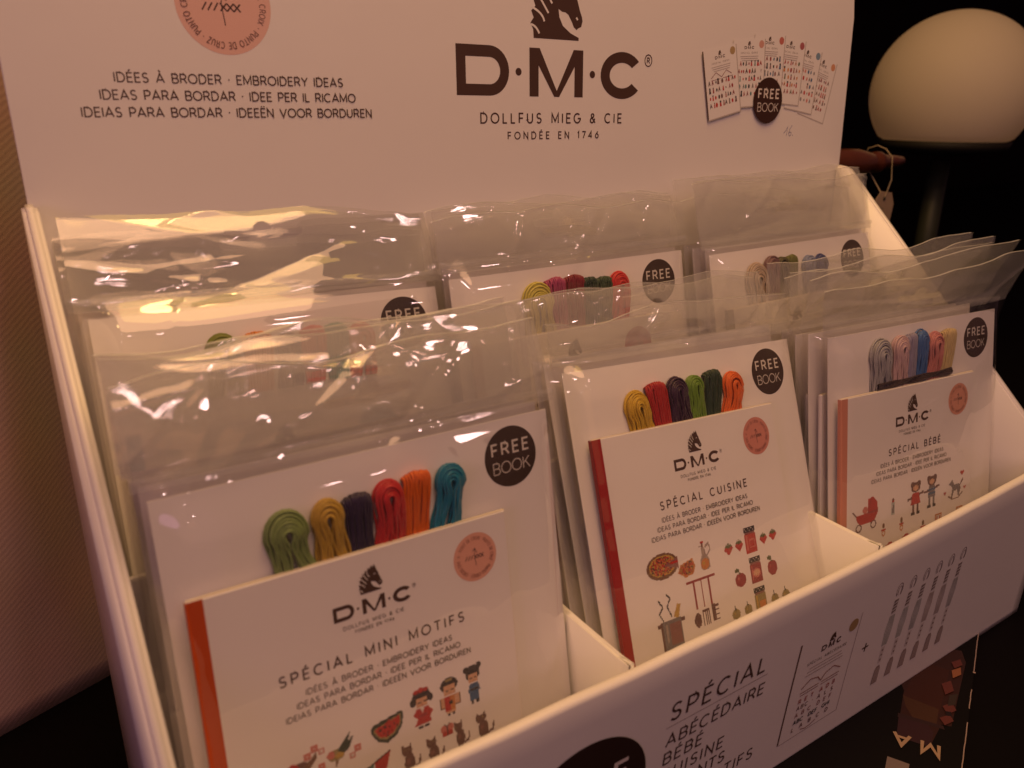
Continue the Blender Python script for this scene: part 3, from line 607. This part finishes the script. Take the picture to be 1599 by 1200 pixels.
def crease_set(rnd, n, v0, v1, diag=1):
    out = []
    for _ in range(n):
        a = rnd.choice((rnd.uniform(-.2, .2), rnd.uniform(-.25, .25), rnd.uniform(.5, 1.1)*diag, rnd.uniform(-1.0, -.4)*diag))
        out.append((rnd.uniform(0, CW), rnd.uniform(v0, v1), math.cos(a), math.sin(a), rnd.uniform(1.6, 6), rnd.uniform(.09, .42), rnd.uniform(.04, .15)*rnd.choice((-1, 1, 1))))
    return out
def sstep(x): x = max(0, min(1, x)); return x*x*(3-2*x)
def make_bag_mesh(seed, flap=5.0, bend=.0, curl=.0, wrinkle=1.0, puff=.72, diag=1, lift=0, nu=140, nv=180):
    """clear envelope: front sheet puffed over booklet and skeins, back sheet, and the open header flap with its hang hole"""
    rnd = random.Random(seed); cr = crease_set(rnd, 20, CH+.2, CH+flap+.3, diag)+[(a, b, c, d, e, f, g*.45) for a, b, c, d, e, f, g in crease_set(rnd, 12, CH*.55, CH+.4)]
    edge = crease_set(rnd, 10, CH*.3, CH)
    V = []; F = []; MI = []; ex = .42; v0, v1 = -.12, CH+flap
    hole_u, hole_v = CW/2+rnd.uniform(-.3, .3), CH+flap*.56
    for sheet in (0, 1):
        base = len(V)
        for j in range(nv+1):
            # rows finer in the flap
            t = j/nv; v = v0+(v1-v0)*(1-(1-t)**1.55)
            for i in range(nu+1):
                s = i/nu; u = -ex+(CW+2*ex)*s
                du = min(u+ex, CW+ex-u); dv = v-v0
                e = sstep(du/1.5)*sstep(dv/1.2)
                if sheet == 0:
                    body = puff*e*(1-sstep((v-(CH-1.0))/1.9)*.93)
                    h = .02+body
                else: h = -.05-.03*e
                fl = sstep((v-(CH-.2))/1.0)
                wz = 0
                q = Vector((u*.09, v*.30, seed*3.1))
                wz += fl*.38*noise.noise(q)+fl*.10*noise.noise(Vector((u*.28, v*.6, seed*1.7)))
                wz += (1-fl)*.06*noise.noise(q*2.3)*e*(1 if sheet == 0 else .3)
                for (cu, cv, ca, sa, ln, wd, am) in cr:
                    dx, dy = u-cu, v-cv; al = (dx*ca+dy*sa)/ln
                    if abs(al) > 1.6: continue
                    ac = abs(-dx*sa+dy*ca)/wd
                    if ac > 5: continue
                    wz += am*math.exp(-math.sqrt(ac*ac+.02))*math.exp(-al*al*1.5)*(1 if fl > .3 else .5*e)*(1 if sheet == 0 else .55)
                h += wz*wrinkle*(.75 if sheet == 0 else .6)
                vv, hh = v, h
                if v > CH:                              # bend of the whole flap, more towards its top
                    x = (v-CH); k = bend/flap; loc = x*(1+curl*(u/CW-.5))
                    if abs(k) > 1e-4:
                        ang = k*x*(1+curl*(2*u/CW-1)); ang0 = ang
                        vv = CH+math.sin(ang)/(k*(1+curl*(2*u/CW-1))+1e-9) if abs(ang) > 1e-4 else v
                        hh = h*math.cos(ang)+((1-math.cos(ang))/(k*(1+curl*(2*u/CW-1))+1e-9) if abs(ang) > 1e-4 else 0)
                if lift and v > CH-1:
                    lf = sstep((u/CW-.45)/.6)*sstep((v-CH+1)/(flap+1)); vv += lift*.75*lf; hh += lift*.8*lf; u += lift*1.1*lf
                vv += fl*((v-CH)/flap if v > CH else 0)*(.55*noise.noise(Vector((u*.22, seed*1.3, 5)))+.04*noise.noise(Vector((u*.8, seed, 9))))
                V.append((u, vv, hh))
        top = V[base+nv*(nu+1):base+(nv+1)*(nu+1)]; sg = 1 if sheet == 0 else -1
        V += [(x, y+.03, z+.08*sg) for x, y, z in top]
        for j in range(nv+1):
            t = (j+.5)/nv if j < nv else 1; v = v0+(v1-v0)*(1-(1-min(1, t))**1.55)
            for i in range(nu):
                u = -ex+(CW+2*ex)*(i+.5)/nu; x, y = u-hole_u, v-hole_v
                if (abs(x) < 1.55 and abs(y) < .22) or math.hypot(x, y-.18) < .46 or math.hypot(abs(x)-1.5, y) < .22: continue
                a = base+j*(nu+1)+i; F.append((a, a+1, a+nu+2, a+nu+1)); MI.append(2 if j == nv else (1 if v > CH+.3 else 0))
    me = bpy.data.meshes.new('bag'); me.from_pydata([tuple(c*S for c in v) for v in V], [], F); me.update()
    me.polygons.foreach_set('use_smooth', [True]*len(me.polygons)); [me.materials.append(q) for q in (M_film, M_flap, M_edge)]
    me.polygons.foreach_set('material_index', MI)
    return me

SUB = ('IDÉES À BRODER · EMBROIDERY IDEAS', 'IDEAS PARA BORDAR · IDEE PER IL RICAMO', 'IDEIAS PARA BORDAR · IDEEËN VOOR BORDUREN')
def Ccard(u, t, h): return (u, CH-t, h+.04)
def make_packet(label, spine_c, title, title_x, motifs, skeins, mark_c, group, bag, shift=(0, 0, 0), band=False, mini=False, sub_c=(.10, .075, .065)):
    root = thing('embroidery_kit_packet', label, 'kit packet', group=group)
    link_bm('backing_card', slab([(0, 0), (CW, 0), (CW, CH), (0, CH)], 'z', -.02, .035, 0), M_card, root)
    # badge printed on the card
    I = Ink(); cx, cy, r = CW-1.90, 1.56, 1.23
    I.disc(cx, -cy, r, (.055, .035, .027), 64)
    I.text('FREE', cx, -cy+.14, .46, 1.75, (.66, .62, .57), .17, align='c'); I.text('BOOK', cx, -cy-.62, .46, 1.75, (.62, .57, .53), .09, align='c')
    I.build('printed_badge', lambda x, y, h: (x, CH+y, h+.036), root)
    # booklet
    du, dv, kr = shift
    bx = bpy.data.objects.new('booklet', None)
    me_b = slab([(0, 0), (BW, 0), (BW, BH), (0, BH)], 'z', 0, .22, .03, 1)
    bk = link_bm('booklet', me_b, M_book, root)
    bk.location = Vector((BU+du, CH-BT-dv, .29))*S; bk.rotation_euler = (0, 0, -kr)
    for v in bk.data.vertices: v.co.y -= BH*S
    bk.data.update()
    link_bm('page_block', slab([(.06, -BH+.05), (BW+.02, -BH+.05), (BW+.02, .03), (.06, .03)], 'z', .03, .18, 0), M_pages, bk)
    fb = lambda x, y, h: (x, y, h+.222)
    I = Ink(); I.poly([(-.005, -BH), (.52, -BH), (.52, 0), (-.005, 0)], spine_c); I.build('spine_tape', fb, bk)
    link('spine_edge', [(-.012, -BH, 0), (-.012, 0, 0), (-.012, 0, .226), (-.012, -BH, .226)], [(0, 1, 2, 3)], flat_mat(spine_c), bk)
    if not mini:
        I = Ink(); dmc(I, 4.62, -2.26, .55, 3.02, sw=.27, fine=True); horse(I, 6.10, -1.53, .80); I.build('printed_logo', fb, bk)
        I = Ink(); I.text('DOLLFUS MIEG & CIE', 6.1, -2.62, .13, 2.35, (.09, .07, .06), .16, align='c'); I.text('FONDÉE EN 1746', 6.1, -2.84, .11, 1.5, (.09, .07, .06), .17, align='c'); I.build('lettering', fb, bk)
        I = Ink(); I.text(title, (title_x[0]+title_x[1])/2, -3.84, .36, title_x[1]-title_x[0], INK, .165, align='c'); I.build('lettering', fb, bk)
        for t, x0, x1, y in ((SUB[0], 3.35, 9.1, 4.42), (SUB[1], 2.99, 9.42, 4.81), (SUB[2], 2.56, 9.85, 5.19)):
            I = Ink(); I.text(t, x0, -y, .2, x1-x0, sub_c, .15); I.build('lettering', fb, bk)
        I = Ink(); I.disc(10.46, -1.48, .96, mark_c, 48); I.arc_text(RINGTXT, 10.46, -1.48, .68, .13, 150, -210, (.25, .10, .08), .13); stitch_mark(I, 10.46, -1.48, .72, (.07, .04, .04)); I.build('printed_round_mark', fb, bk)
        for m, cx, cy, wd, ht in motifs:
            I = Ink(); stitches(I, MOT[m], cx, -cy, wd, ht, .05 if wd < 1.4 else .058); I.build('stitched_'+m+'_print', fb, bk)
    for n, (uc, ub, top, wd, c, kind) in enumerate(skeins):
        o = arch_skein(uc, ub, top, wd, c, kind, root, n*7+len(title)); o.location = (0, CH*S, 0)
    if band:
        us = [s[0] for s in skeins]; V = []; F = []
        for k in range(5): tube(V, F, [(min(us)-.5+(max(us)-min(us)+.6)*i/14, CH-3.02-.07*k+.02*math.sin(i+k), .40+.05*math.sin(i*1.3+k)) for i in range(15)], .05)
        link('dark_thread_tie', V, F, thread_mat((.05, .03, .03)), root, True)
    b = bpy.data.objects.new('bag', bag); col.objects.link(b); b.parent = root
    # welded seal line just above the card
    V = []; F = []; n = 80
    for i in range(n+1):
        u = -.4+(CW+.8)*i/n
        for k, dvv in enumerate((0, .09, .18, .27)): V.append((u, CH+.52+dvv, .06+(.03 if k in (1, 2) else 0)+.05*math.sin(u*1.7)))
    for i in range(n):
        for k in range(3): a = i*4+k; F.append((a, a+4, a+5, a+1))
    link('weld_seam', V, F, M_weld, root, True)
    return root
_fm = {}
def flat_mat(c):
    k = tuple(c)
    if k not in _fm: _fm[k] = mat('spine_paper', c, .4, .4)
    return _fm[k]
def place(root, x, y, z, th, roll, yaw):
    """x, y, z: top-left corner of the card; th: lean back"""
    ux = Vector((math.cos(yaw), math.sin(yaw), 0)); n0 = Vector((-math.sin(yaw), math.cos(yaw), 0))
    dn = -Vector((0, 0, 1))*math.cos(th)-n0*math.sin(th)
    a = ux*math.cos(roll)+dn*math.sin(roll); b = -ux*math.sin(roll)+dn*math.cos(roll); n = b.cross(a)
    m = Matrix((a, -b, n)).transposed().to_4x4(); O = Vector((x, y, z))+b*CH
    m.translation = O*S; root.matrix_world = m
def clone(root, label, bag, drop=()):
    r = root.copy(); col.objects.link(r); r['label'] = label
    for ch in list(root.children):
        if any(ch.name.startswith(d) for d in drop): continue
        c = ch.copy(); col.objects.link(c); c.parent = r
        if ch.name.startswith('bag'): c.data = bag
        for g in ch.children:
            if any(g.name.startswith(d) for d in drop): continue
            d = g.copy(); col.objects.link(d); d.parent = c
    return r

bags = {
 'fl': make_bag_mesh(3, 3.6, -.35, .1, 1.4), 'fm': make_bag_mesh(11, 2.4, -.15, 0, 1.6), 'fr': make_bag_mesh(23, 2.6, .35, .3, 1.6, lift=1.2),
 'bl': make_bag_mesh(31, 5.7, -.55, 0, 1.25, diag=.3), 'bm': make_bag_mesh(47, 2.9, -.2, 0, 1.5), 'br': make_bag_mesh(59, 3.9, -.15, .1, 1.7),
 'x1': make_bag_mesh(61, 6.0, -.45, .1, 1.0, .6, .3), 'x2': make_bag_mesh(73, 3.1, -.2, -.1, 1.5, .6), 'x3': make_bag_mesh(83, 3.0, .45, .3, 1.8, .6, lift=1.4), 'x4': make_bag_mesh(97, 3.4, .25, .25, 1.8, .6, lift=1.0),
 'x5': make_bag_mesh(103, 4.2, -.4, .1, 1.15, .6), 'x6': make_bag_mesh(107, 4.0, -.25, -.1, 1.1, .6), 'x7': make_bag_mesh(111, 4.0, -.1, .1, 1.4, .6)}
for k, m in bags.items(): m.name = 'bag_'+k
GF = 'embroidery kit packets standing in the display box'
sq = [('square', 3.1, 6.64, .26, .26), ('square', 3.37, 6.45, .26, .26), ('square', 3.61, 6.64, .22, .22), ('square', 3.56, 7.21, .24, .24), ('square', 4.92, 7.08, .26, .26), ('square', 4.7, 7.29, .22, .22)]
mot1 = [('bird_red', 2.87, 6.95, 1.1, .72), ('bird_green', 4.28, 6.91, 1.05, 1.1), ('melon', 6.13, 6.89, 1.3, 1.04), ('doll_red', 7.58, 6.62, .96, 1.62), ('doll_gold', 8.78, 6.64, .9, 1.55), ('doll_blue', 9.85, 6.53, .82, 1.65),
        ('butterfly', 8.53, 7.95, .56, .55), ('cat', 10.19, 8.35, .88, 1.12), ('cat', 9.13, 8.29, .7, 1.15), ('cat', 7.94, 8.43, .8, 1.05), ('cat', 6.92, 8.34, .8, 1.2), ('bunting', 5.46, 8.1, 1.35, .8)]+sq
mot2 = [('pizza', 2.95, 6.39, 1.95, 1.2), ('slice', 4.38, 6.85, 1.15, .8), ('oil', 5.65, 6.51, .84, 1.38), ('jar_red', 8.87, 6.51, 1.0, 1.3), ('strawberry', 7.29, 6.63, .62, .62), ('strawberry', 8.03, 6.6, .55, .62), ('strawberry', 9.8, 6.65, .54, .6), ('strawberry', 10.52, 6.63, .58, .6),
        ('plum', 7.79, 8.14, .84, .95), ('jar_plum', 8.94, 8.04, 1.0, 1.29), ('plum', 10.14, 8.09, .78, 1.03), ('jar_olive', 8.95, 9.57, 1.0, 1.29), ('olive', 7.14, 9.72, .62, .68), ('olive', 8.0, 9.73, .61, .66), ('olive', 9.98, 9.72, .6, .74), ('olive', 10.81, 9.71, .62, .7), ('rack', 5.16, 8.62, 1.9, 2.27), ('pot', 2.94, 9.06, 1.75, 2.9)]
mot3 = [('pram', 2.08, 6.83, 2.2, 2.0), ('baby_bottle', 4.52, 6.93, .5, 1.0), ('bear_red', 6.59, 6.86, 1.5, 2.04), ('bear_blue', 8.12, 6.76, 1.5, 2.0), ('rocking_horse', 10.49, 7.1, 1.5, 1.27),
        ('heart', 11.12, 6.22, .4, .34), ('heart', 11.42, 7.18, .25, .22), ('heart', 9.43, 7.22, .25, .22), ('dummy', 3.7, 8.16, .5, .8), ('dummy', 5.32, 8.18, .5, .85), ('dummy', 7.36, 8.8, .6, .8), ('block', 8.84, 8.64, .65, .65), ('block', 10.95, 8.63, .65, .65), ('basket', 5.79, 9.17, .8, .6), ('basket', 4.31, 9.33, .8, .6)]
L, B = 'loop', 'fold'
sk1 = [(4.0, 4.2, 1.25, 1.5, (.24, .33, .12), L), (5.45, 5.55, 1.2, 1.22, (.52, .35, .055), L), (6.6, 6.6, 1.35, 1.15, (.035, .02, .07), B), (7.8, 7.68, 1.1, 1.22, (.55, .03, .035), L), (8.98, 8.75, 1.1, 1.2, (.72, .16, .01), B), (10.35, 9.9, 1.05, 1.3, (.005, .22, .34), L)]
sk2 = [(3.85, 4.2, 1.3, 1.45, (.62, .42, .03), L), (5.12, 5.42, 1.08, 1.35, (.45, .02, .02), B), (6.42, 6.65, .9, 1.4, (.05, .012, .05), L), (7.62, 7.5, 1.0, 1.15, (.16, .30, .02), L), (8.95, 8.6, .95, 1.2, (.015, .05, .015), B), (10.32, 9.75, 1.15, 1.35, (.75, .16, .01), L)]
sk3 = [(4.1, 4.3, .45, 1.75, (.42, .42, .44), L), (5.75, 5.8, .5, 1.35, (.62, .45, .46), L), (6.7, 6.75, .52, 1.0, (.34, .32, .44), B), (7.65, 7.6, .36, 1.1, (.07, .18, .42), L), (8.95, 8.85, .6, 1.45, (.62, .26, .24), L), (10.25, 9.9, .65, 1.4, (.62, .50, .26), B)]
sk4 = [(4.85, 5.0, .62, 1.9, (.62, .56, .12), L), (6.0, 6.1, .55, 1.3, (.42, .07, .18), B), (7.22, 7.2, .55, 1.4, (.25, .015, .03), B), (8.2, 8.25, .78, 1.2, (.02, .05, .02), B), (9.15, 9.05, .85, 1.3, (.05, .09, .035), B), (10.25, 10.0, .6, 1.45, (.62, .03, .025), L)]
sk5 = [(4.75, 4.6, 1.1, 1.45, (.22, .26, .03), L), (6.2, 6.1, 1.2, 1.4, (.72, .26, .02), B), (7.5, 7.4, 1.3, 1.15, (.12, .08, .12), L), (8.68, 8.5, 1.2, 1.2, (.62, .07, .05), B), (9.75, 9.6, 1.2, 1.15, (.12, .30, .26), B), (10.95, 10.8, 1.25, 1.3, (.62, .08, .05), L)]
sk6 = [(3.65, 3.85, .7, 1.95, (.52, .42, .34), L), (5.05, 4.95, .5, 1.35, (.24, .14, .14), L), (5.95, 5.8, .65, 1.25, (.10, .09, .03), L), (6.85, 6.7, .7, 1.15, (.16, .17, .03), B), (8.55, 8.4, .85, 1.05, (.24, .28, .42), L), (9.75, 9.5, .95, 1.1, (.06, .08, .24), L)]

P_fl = make_packet('front packet of the left front compartment, orange booklet edge, title Spécial Mini Motifs', (.52, .075, .012), 'SPÉCIAL MINI MOTIFS', (2.5, 9.7), mot1, sk1, (.72, .38, .29), GF, bags['fl'], (-.045, .045, .015))
place(P_fl, 1.024, -10.743, 19.32, .195, .009, .017)
P_fm = make_packet('front packet of the middle front compartment, dark red booklet edge, title Spécial Cuisine', (.33, .018, .018), 'SPÉCIAL CUISINE', (3.38, 9.22), mot2, sk2, (.60, .25, .20), GF, bags['fm'], (.137, -.12, .004))
place(P_fm, 18.706, -8.287, 19.624, .374, .043, -.003)
P_fr = make_packet('front packet of the right front compartment, salmon booklet edge, title Spécial Bébé', (.62, .26, .18), 'SPÉCIAL BÉBÉ', (4.05, 8.8), mot3, sk3, (.68, .33, .24), GF, bags['fr'], (-.093, .075, .012), band=True)
place(P_fr, 34.699, -10.54, 19.4, .178, .007, -.068)
P_bl = make_packet('front packet of the left back compartment, olive, orange, mauve, coral and mint thread skeins', (.12, .25, .30), 'SPÉCIAL ENFANTS', (3.38, 9.22), [], sk5, (.30, .40, .45), GF, bags['bl'], (0, 1.4, 0))
place(P_bl, 1.115, -1.112, 22.892, .315, .027, .013)
P_bm = make_packet('front packet of the middle back compartment, pale yellow, purple, maroon, green and red thread skeins', (.50, .36, .30), 'SPÉCIAL FLEURS', (3.38, 9.22), [], sk4, (.45, .12, .14), GF, bags['bm'])
place(P_bm, 16.466+.0, -2.172, 23.0, .205, -.010, -.014)
P_br = make_packet('front packet of the right back compartment, beige, mauve, olive and blue thread skeins', (.20, .16, .05), 'SPÉCIAL ABÉCÉDAIRE', (2.5, 9.7), [], sk6, (.40, .30, .16), GF, bags['br'])
place(P_br, 32.901, -3.364, 22.886, .241, -.014, -.005)

# the packets stacked behind each front one
DROP = ('lettering', 'spine', 'stitched', 'printed', 'thread_skein', 'dark_thread', 'weld')
ORD = ['second', 'third', 'fourth', 'fifth']
def stack(src, x, y, z, th, roll, yaw, bg_, dy, what, rr):
    rnd = random.Random(rr)
    for k, b in enumerate(bg_):
        p_ = clone(src, '%s packet from the front in %s' % (ORD[k], what), bags[b], DROP)
        place(p_, x+rnd.uniform(-.12, .12), y+dy*(k+1), z+rnd.uniform(-.25, .3), th-.012*(k+1), roll+rnd.uniform(-.008, .008), yaw+rnd.uniform(-.006, .006))
stack(P_fl, 1.0, -10.743, 19.32, .195, .008, .012, ['x5', 'x6', 'x5', 'x6'], .75, 'the left front compartment, only its clear bag showing above', 1)
stack(P_fm, 18.15, -8.287, 19.62, .36, .02, 0, ['x2', 'bm'], .8, 'the middle front compartment, seen edge on at its left', 2)
stack(P_fr, 34.25, -10.54, 19.45, .178, .007, -.04, ['x3', 'x4', 'x3', 'x4'], .85, 'the right front compartment, seen edge on at its left', 3)
stack(P_bl, 1.0, -1.112, 23.0, .30, .01, .01, ['x1', 'x6'], .6, 'the left back compartment, behind the olive and coral skeins', 4)
stack(P_bm, 16.9, -2.172, 23.0, .205, -.005, -.005, ['x2', 'bm'], .8, 'the middle back compartment, behind the pale yellow skein', 5)
stack(P_br, 33.3, -3.364, 22.9, .24, -.01, 0, ['x7', 'bm', 'x7'], .8, 'the right back compartment, behind the beige skein', 6)

# ================================================================== things around the box
# globe lamp
lamp = thing('globe_lamp', 'unlit milky globe lamp with flat underside on a thin dark stem', 'lamp', (101.6, 22, 0))
M_opal = mat('opal_glass', (.90, .82, .70), .55, .3, var=(6, .04)); M_opal.node_tree.nodes['Principled BSDF'].inputs['Subsurface Weight'].default_value = .7
M_opal.node_tree.nodes['Principled BSDF'].inputs['Subsurface Radius'].default_value = (.08, .06, .05)
R0 = 9.415; zc = 33.15; zcut = 27.4
pr = [(0, zcut)]; a0 = math.asin((zcut-zc)/R0)
pr += [(R0*math.cos(a0)-.4, zcut)]+[(R0*math.cos(a), zc+R0*math.sin(a)*.985) for a in np.linspace(a0+.03, math.pi/2-.001, 34)]+[(0, zc+R0*.985)]
link_bm('globe', lathe(pr, 96), M_opal, lamp, True)
def opal():
    m = M_opal; nt = m.node_tree; N = nt.nodes; L = nt.links; b = N['Principled BSDF']; out = [n for n in N if n.type == 'OUTPUT_MATERIAL'][0]
    b.inputs['Subsurface Weight'].default_value = 0
    t = N.new('ShaderNodeBsdfTranslucent'); t.inputs[0].default_value = (.96, .90, .80, 1); x = N.new('ShaderNodeMixShader'); x.inputs[0].default_value = .55
    L.new(b.outputs[0], x.inputs[1]); L.new(t.outputs[0], x.inputs[2]); L.new(x.outputs[0], out.inputs[0])
opal()
M_stem = mat('dark_metal', (.02, .022, .018), .45, .3)
link_bm('shade_holder', lathe([(0, 25.6), (3.0, 25.6), (7.2, 26.3), (7.6, 27.35), (0, 27.35)], 64), mat('dark_holder', (.015, .014, .012), .6, .2), lamp, True)
link_bm('stem', lathe([(0, .9), (1.25, .9), (1.25, 25.0), (0, 25.0)], 32), mat('grey_green_metal', (.025, .028, .02), .5, .3), lamp, True)
link_bm('lamp_base', lathe([(0, 0.02), (9, .02), (9.2, .5), (8.6, .9), (1.3, 1.0), (0, 1.0)], 64), M_stem, lamp, True)

# wooden peg with tag, on a dark post hidden behind the header
rack = thing('yarn_stand', 'dark stand with a turned reddish wooden peg sticking out behind the right of the header', 'stand', (60, 11.5, 0))
M_peg = mat('turned_wood', (.10, .025, .010), .35, .5, var=(40, .4), coat=.3)
bm = lathe([(0, 0), (.75, .05), (1.15, 2), (1.35, 5), (1.3, 7), (.95, 9), (.8, 9.6), (1.0, 10), (1.0, 10.6), (.75, 11), (.6, 13), (.45, 14.5), (0, 14.8)], 32)
bmesh.ops.rotate(bm, cent=(0, 0, 0), matrix=Matrix.Rotation(math.pi/2, 3, 'Y'), verts=bm.verts); bmesh.ops.translate(bm, vec=(1.0, 0, 26.15), verts=bm.verts)
link_bm('peg', bm, M_peg, rack, True)
link_bm('post', slab([(-1, -1), (1, -1), (1, 1), (-1, 1)], 'z', .02, 29, .1), M_stem, rack)
tag = thing('price_tag', 'small manila tag with clipped corners hanging on a string from the wooden peg', 'tag', (70.2, 9.6, 19.5))
M_tag = mat('manila', (.34, .25, .18), .7, .2, var=(60, .1))
bm = slab([(-1.3, -1.1), (1.9, -1.1), (1.9, 3.1), (1.2, 4.1), (-.6, 4.1), (-1.3, 3.1)], 'y', -.03, .03, 0)
bmesh.ops.rotate(bm, cent=(0, 0, 2), matrix=Matrix.Rotation(.12, 3, 'Y'), verts=bm.verts); link_bm('tag_card', bm, M_tag, tag)
V = []; F = []; tube(V, F, [(.30+.12*math.cos(a), -.05, 3.45+.12*math.sin(a)) for a in np.linspace(0, 2*math.pi, 12)], .07); link('eyelet', V, F, M_stem, tag, True)
V = []; F = []; tube(V, F, [(.30, -.06, 3.5), (.6, -.3, 5.2), (.9, .2, 7.2), (1.0, 1.0, 7.9), (1.0, 1.9, 8.2), (.95, 2.8, 7.9), (.9, 3.3, 7.0), (.7, 1.8, 5.3), (.32, .04, 3.5)], .055); link('string', V, F, mat('string', (.35, .28, .2), .8), tag, True)
I = Ink(); I.strip([(-.3, 2.5), (-.1, 2.7), (0, 2.4), (.25, 2.6)], .06, (.06, .05, .05)); I.strip([(.35, 2.45), (.5, 2.5)], .05, (.06, .05, .05)); I.build('pencil_mark', lambda x, y, h: (x, -.03-h, y), tag)

# black picture book lying under the box front, only its corner in view
bk = thing('picture_book', 'black picture book under the box front, reddish photo and pale capitals upside down', 'book', (40, -21, .02))
bk.rotation_euler = (0, 0, 0)
M_cover = mat('black_cover', (.004, .003, .0035), .6, .12, var=(20, .3))
A = Vector((44.74, -17.06)); Bq = Vector((33.91, -21.89)); e = (Bq-A).normalized(); nrm = Vector((e.y, -e.x))
if nrm.x > 0: nrm = -nrm
bk.location = (40*S, -21*S, .004*S)
def bp(s, t): q = A+e*s+nrm*t; return (q.x-40, q.y+21)
link_bm('cover', slab([bp(-3.2, 0), bp(22, 0), bp(22, 14), bp(-3.2, 14)], 'z', 0, .29, .03), M_cover, bk)
bfn = lambda x, y, h: (x-40, y+21, .29+h)
I = Ink(); P = lambda *q: list(q)
I.poly(P((36.71,-17.12),(38.2,-15.6),(42.2,-16.2),(42.86,-17.05),(42.0,-17.76),(36.21,-20.07),(35.91,-19.7),(33.88,-20.23),(33.14,-18.88)), (.028,.008,.005))
I.poly(P((36.3,-17.3),(40,-16.3),(40.5,-17.6),(36.6,-19.2),(35.2,-18.6)), (.036,.009,.004))
I.poly(P((35.6,-17.9),(36.3,-17.3),(36.9,-19.0),(35.6,-19.6),(34.9,-18.9)), (.05,.02,.008))
I.poly(P((33.14,-18.88),(34.6,-18.1),(35.3,-19.3),(35.0,-19.8),(33.88,-20.23)), (.03,.010,.013))
I.poly(P((34.5,-18.1),(34.8,-17.95),(35.9,-19.8),(35.7,-20.0)), (.025,.01,.01))
I.build('cover_photo', bfn, bk)
I = Ink()
for a, b in (((39.3,-18.0),(38.6,-18.7)), ((40.9,-17.7),(40.3,-18.2)), ((37.6,-19.0),(37.2,-19.6)), ((36.6,-19.4),(36.3,-19.95)), ((41.6,-17.3),(41.2,-17.8))):
    dx = .35; I.poly([(a[0]-dx, a[1]), (a[0]+dx, a[1]-.15), (b[0]+dx, b[1]), (b[0]-dx, b[1]+.1)], random.choice([(.24,.09,.04), (.34,.15,.07), (.10,.025,.02), (.09,.03,.035)]))
I.poly([(38.4,-18.75), (38.9,-18.95), (37.9,-19.35), (37.5,-19.15)], (.03,.02,.015)); I.poly([(37.0,-19.3), (37.2,-19.5), (36.9,-19.7), (36.7,-19.5)], (.01,.005,.005))
I.build('photo_detail', lambda x, y, h: bfn(x, y, h+.05), bk)
I = Ink(); rd = Vector((-.48, .877)); up = Vector((-.877, -.48)); o_ = Vector((34.30, -20.50))
tf = lambda x, y: tuple(o_+rd*x+up*y)
I.text('MA', 0, 0, .86, 2.1, (.34, .23, .15), .2, tf=tf); I.build('lettering', lambda x, y, h: bfn(x, y, h+.06), bk)
I = Ink(); I.poly([(31.5,-19.4), (31.95,-20.3), (29.2,-21.6), (28.8,-20.7)], (.17,.13,.12)); I.build('cover_patch', bfn, bk)
# pale worn fore edge, broken in places
I = Ink(); rnd = random.Random(4)
for a, b in ((-3, 3.4), (5.2, 7.0), (8.2, 12.2), (12.6, 20)):
    pts = [tuple(A+e*(a+(b-a)*k/12)+nrm*(.03+rnd.uniform(-.01, .012))) for k in range(13)]; I.strip(pts, .05, (.30, .22, .20))
I.disc((A+e*3.5).x, (A+e*3.5).y, .08, (.35, .25, .22), 10)
I.build('worn_edge', bfn, bk)
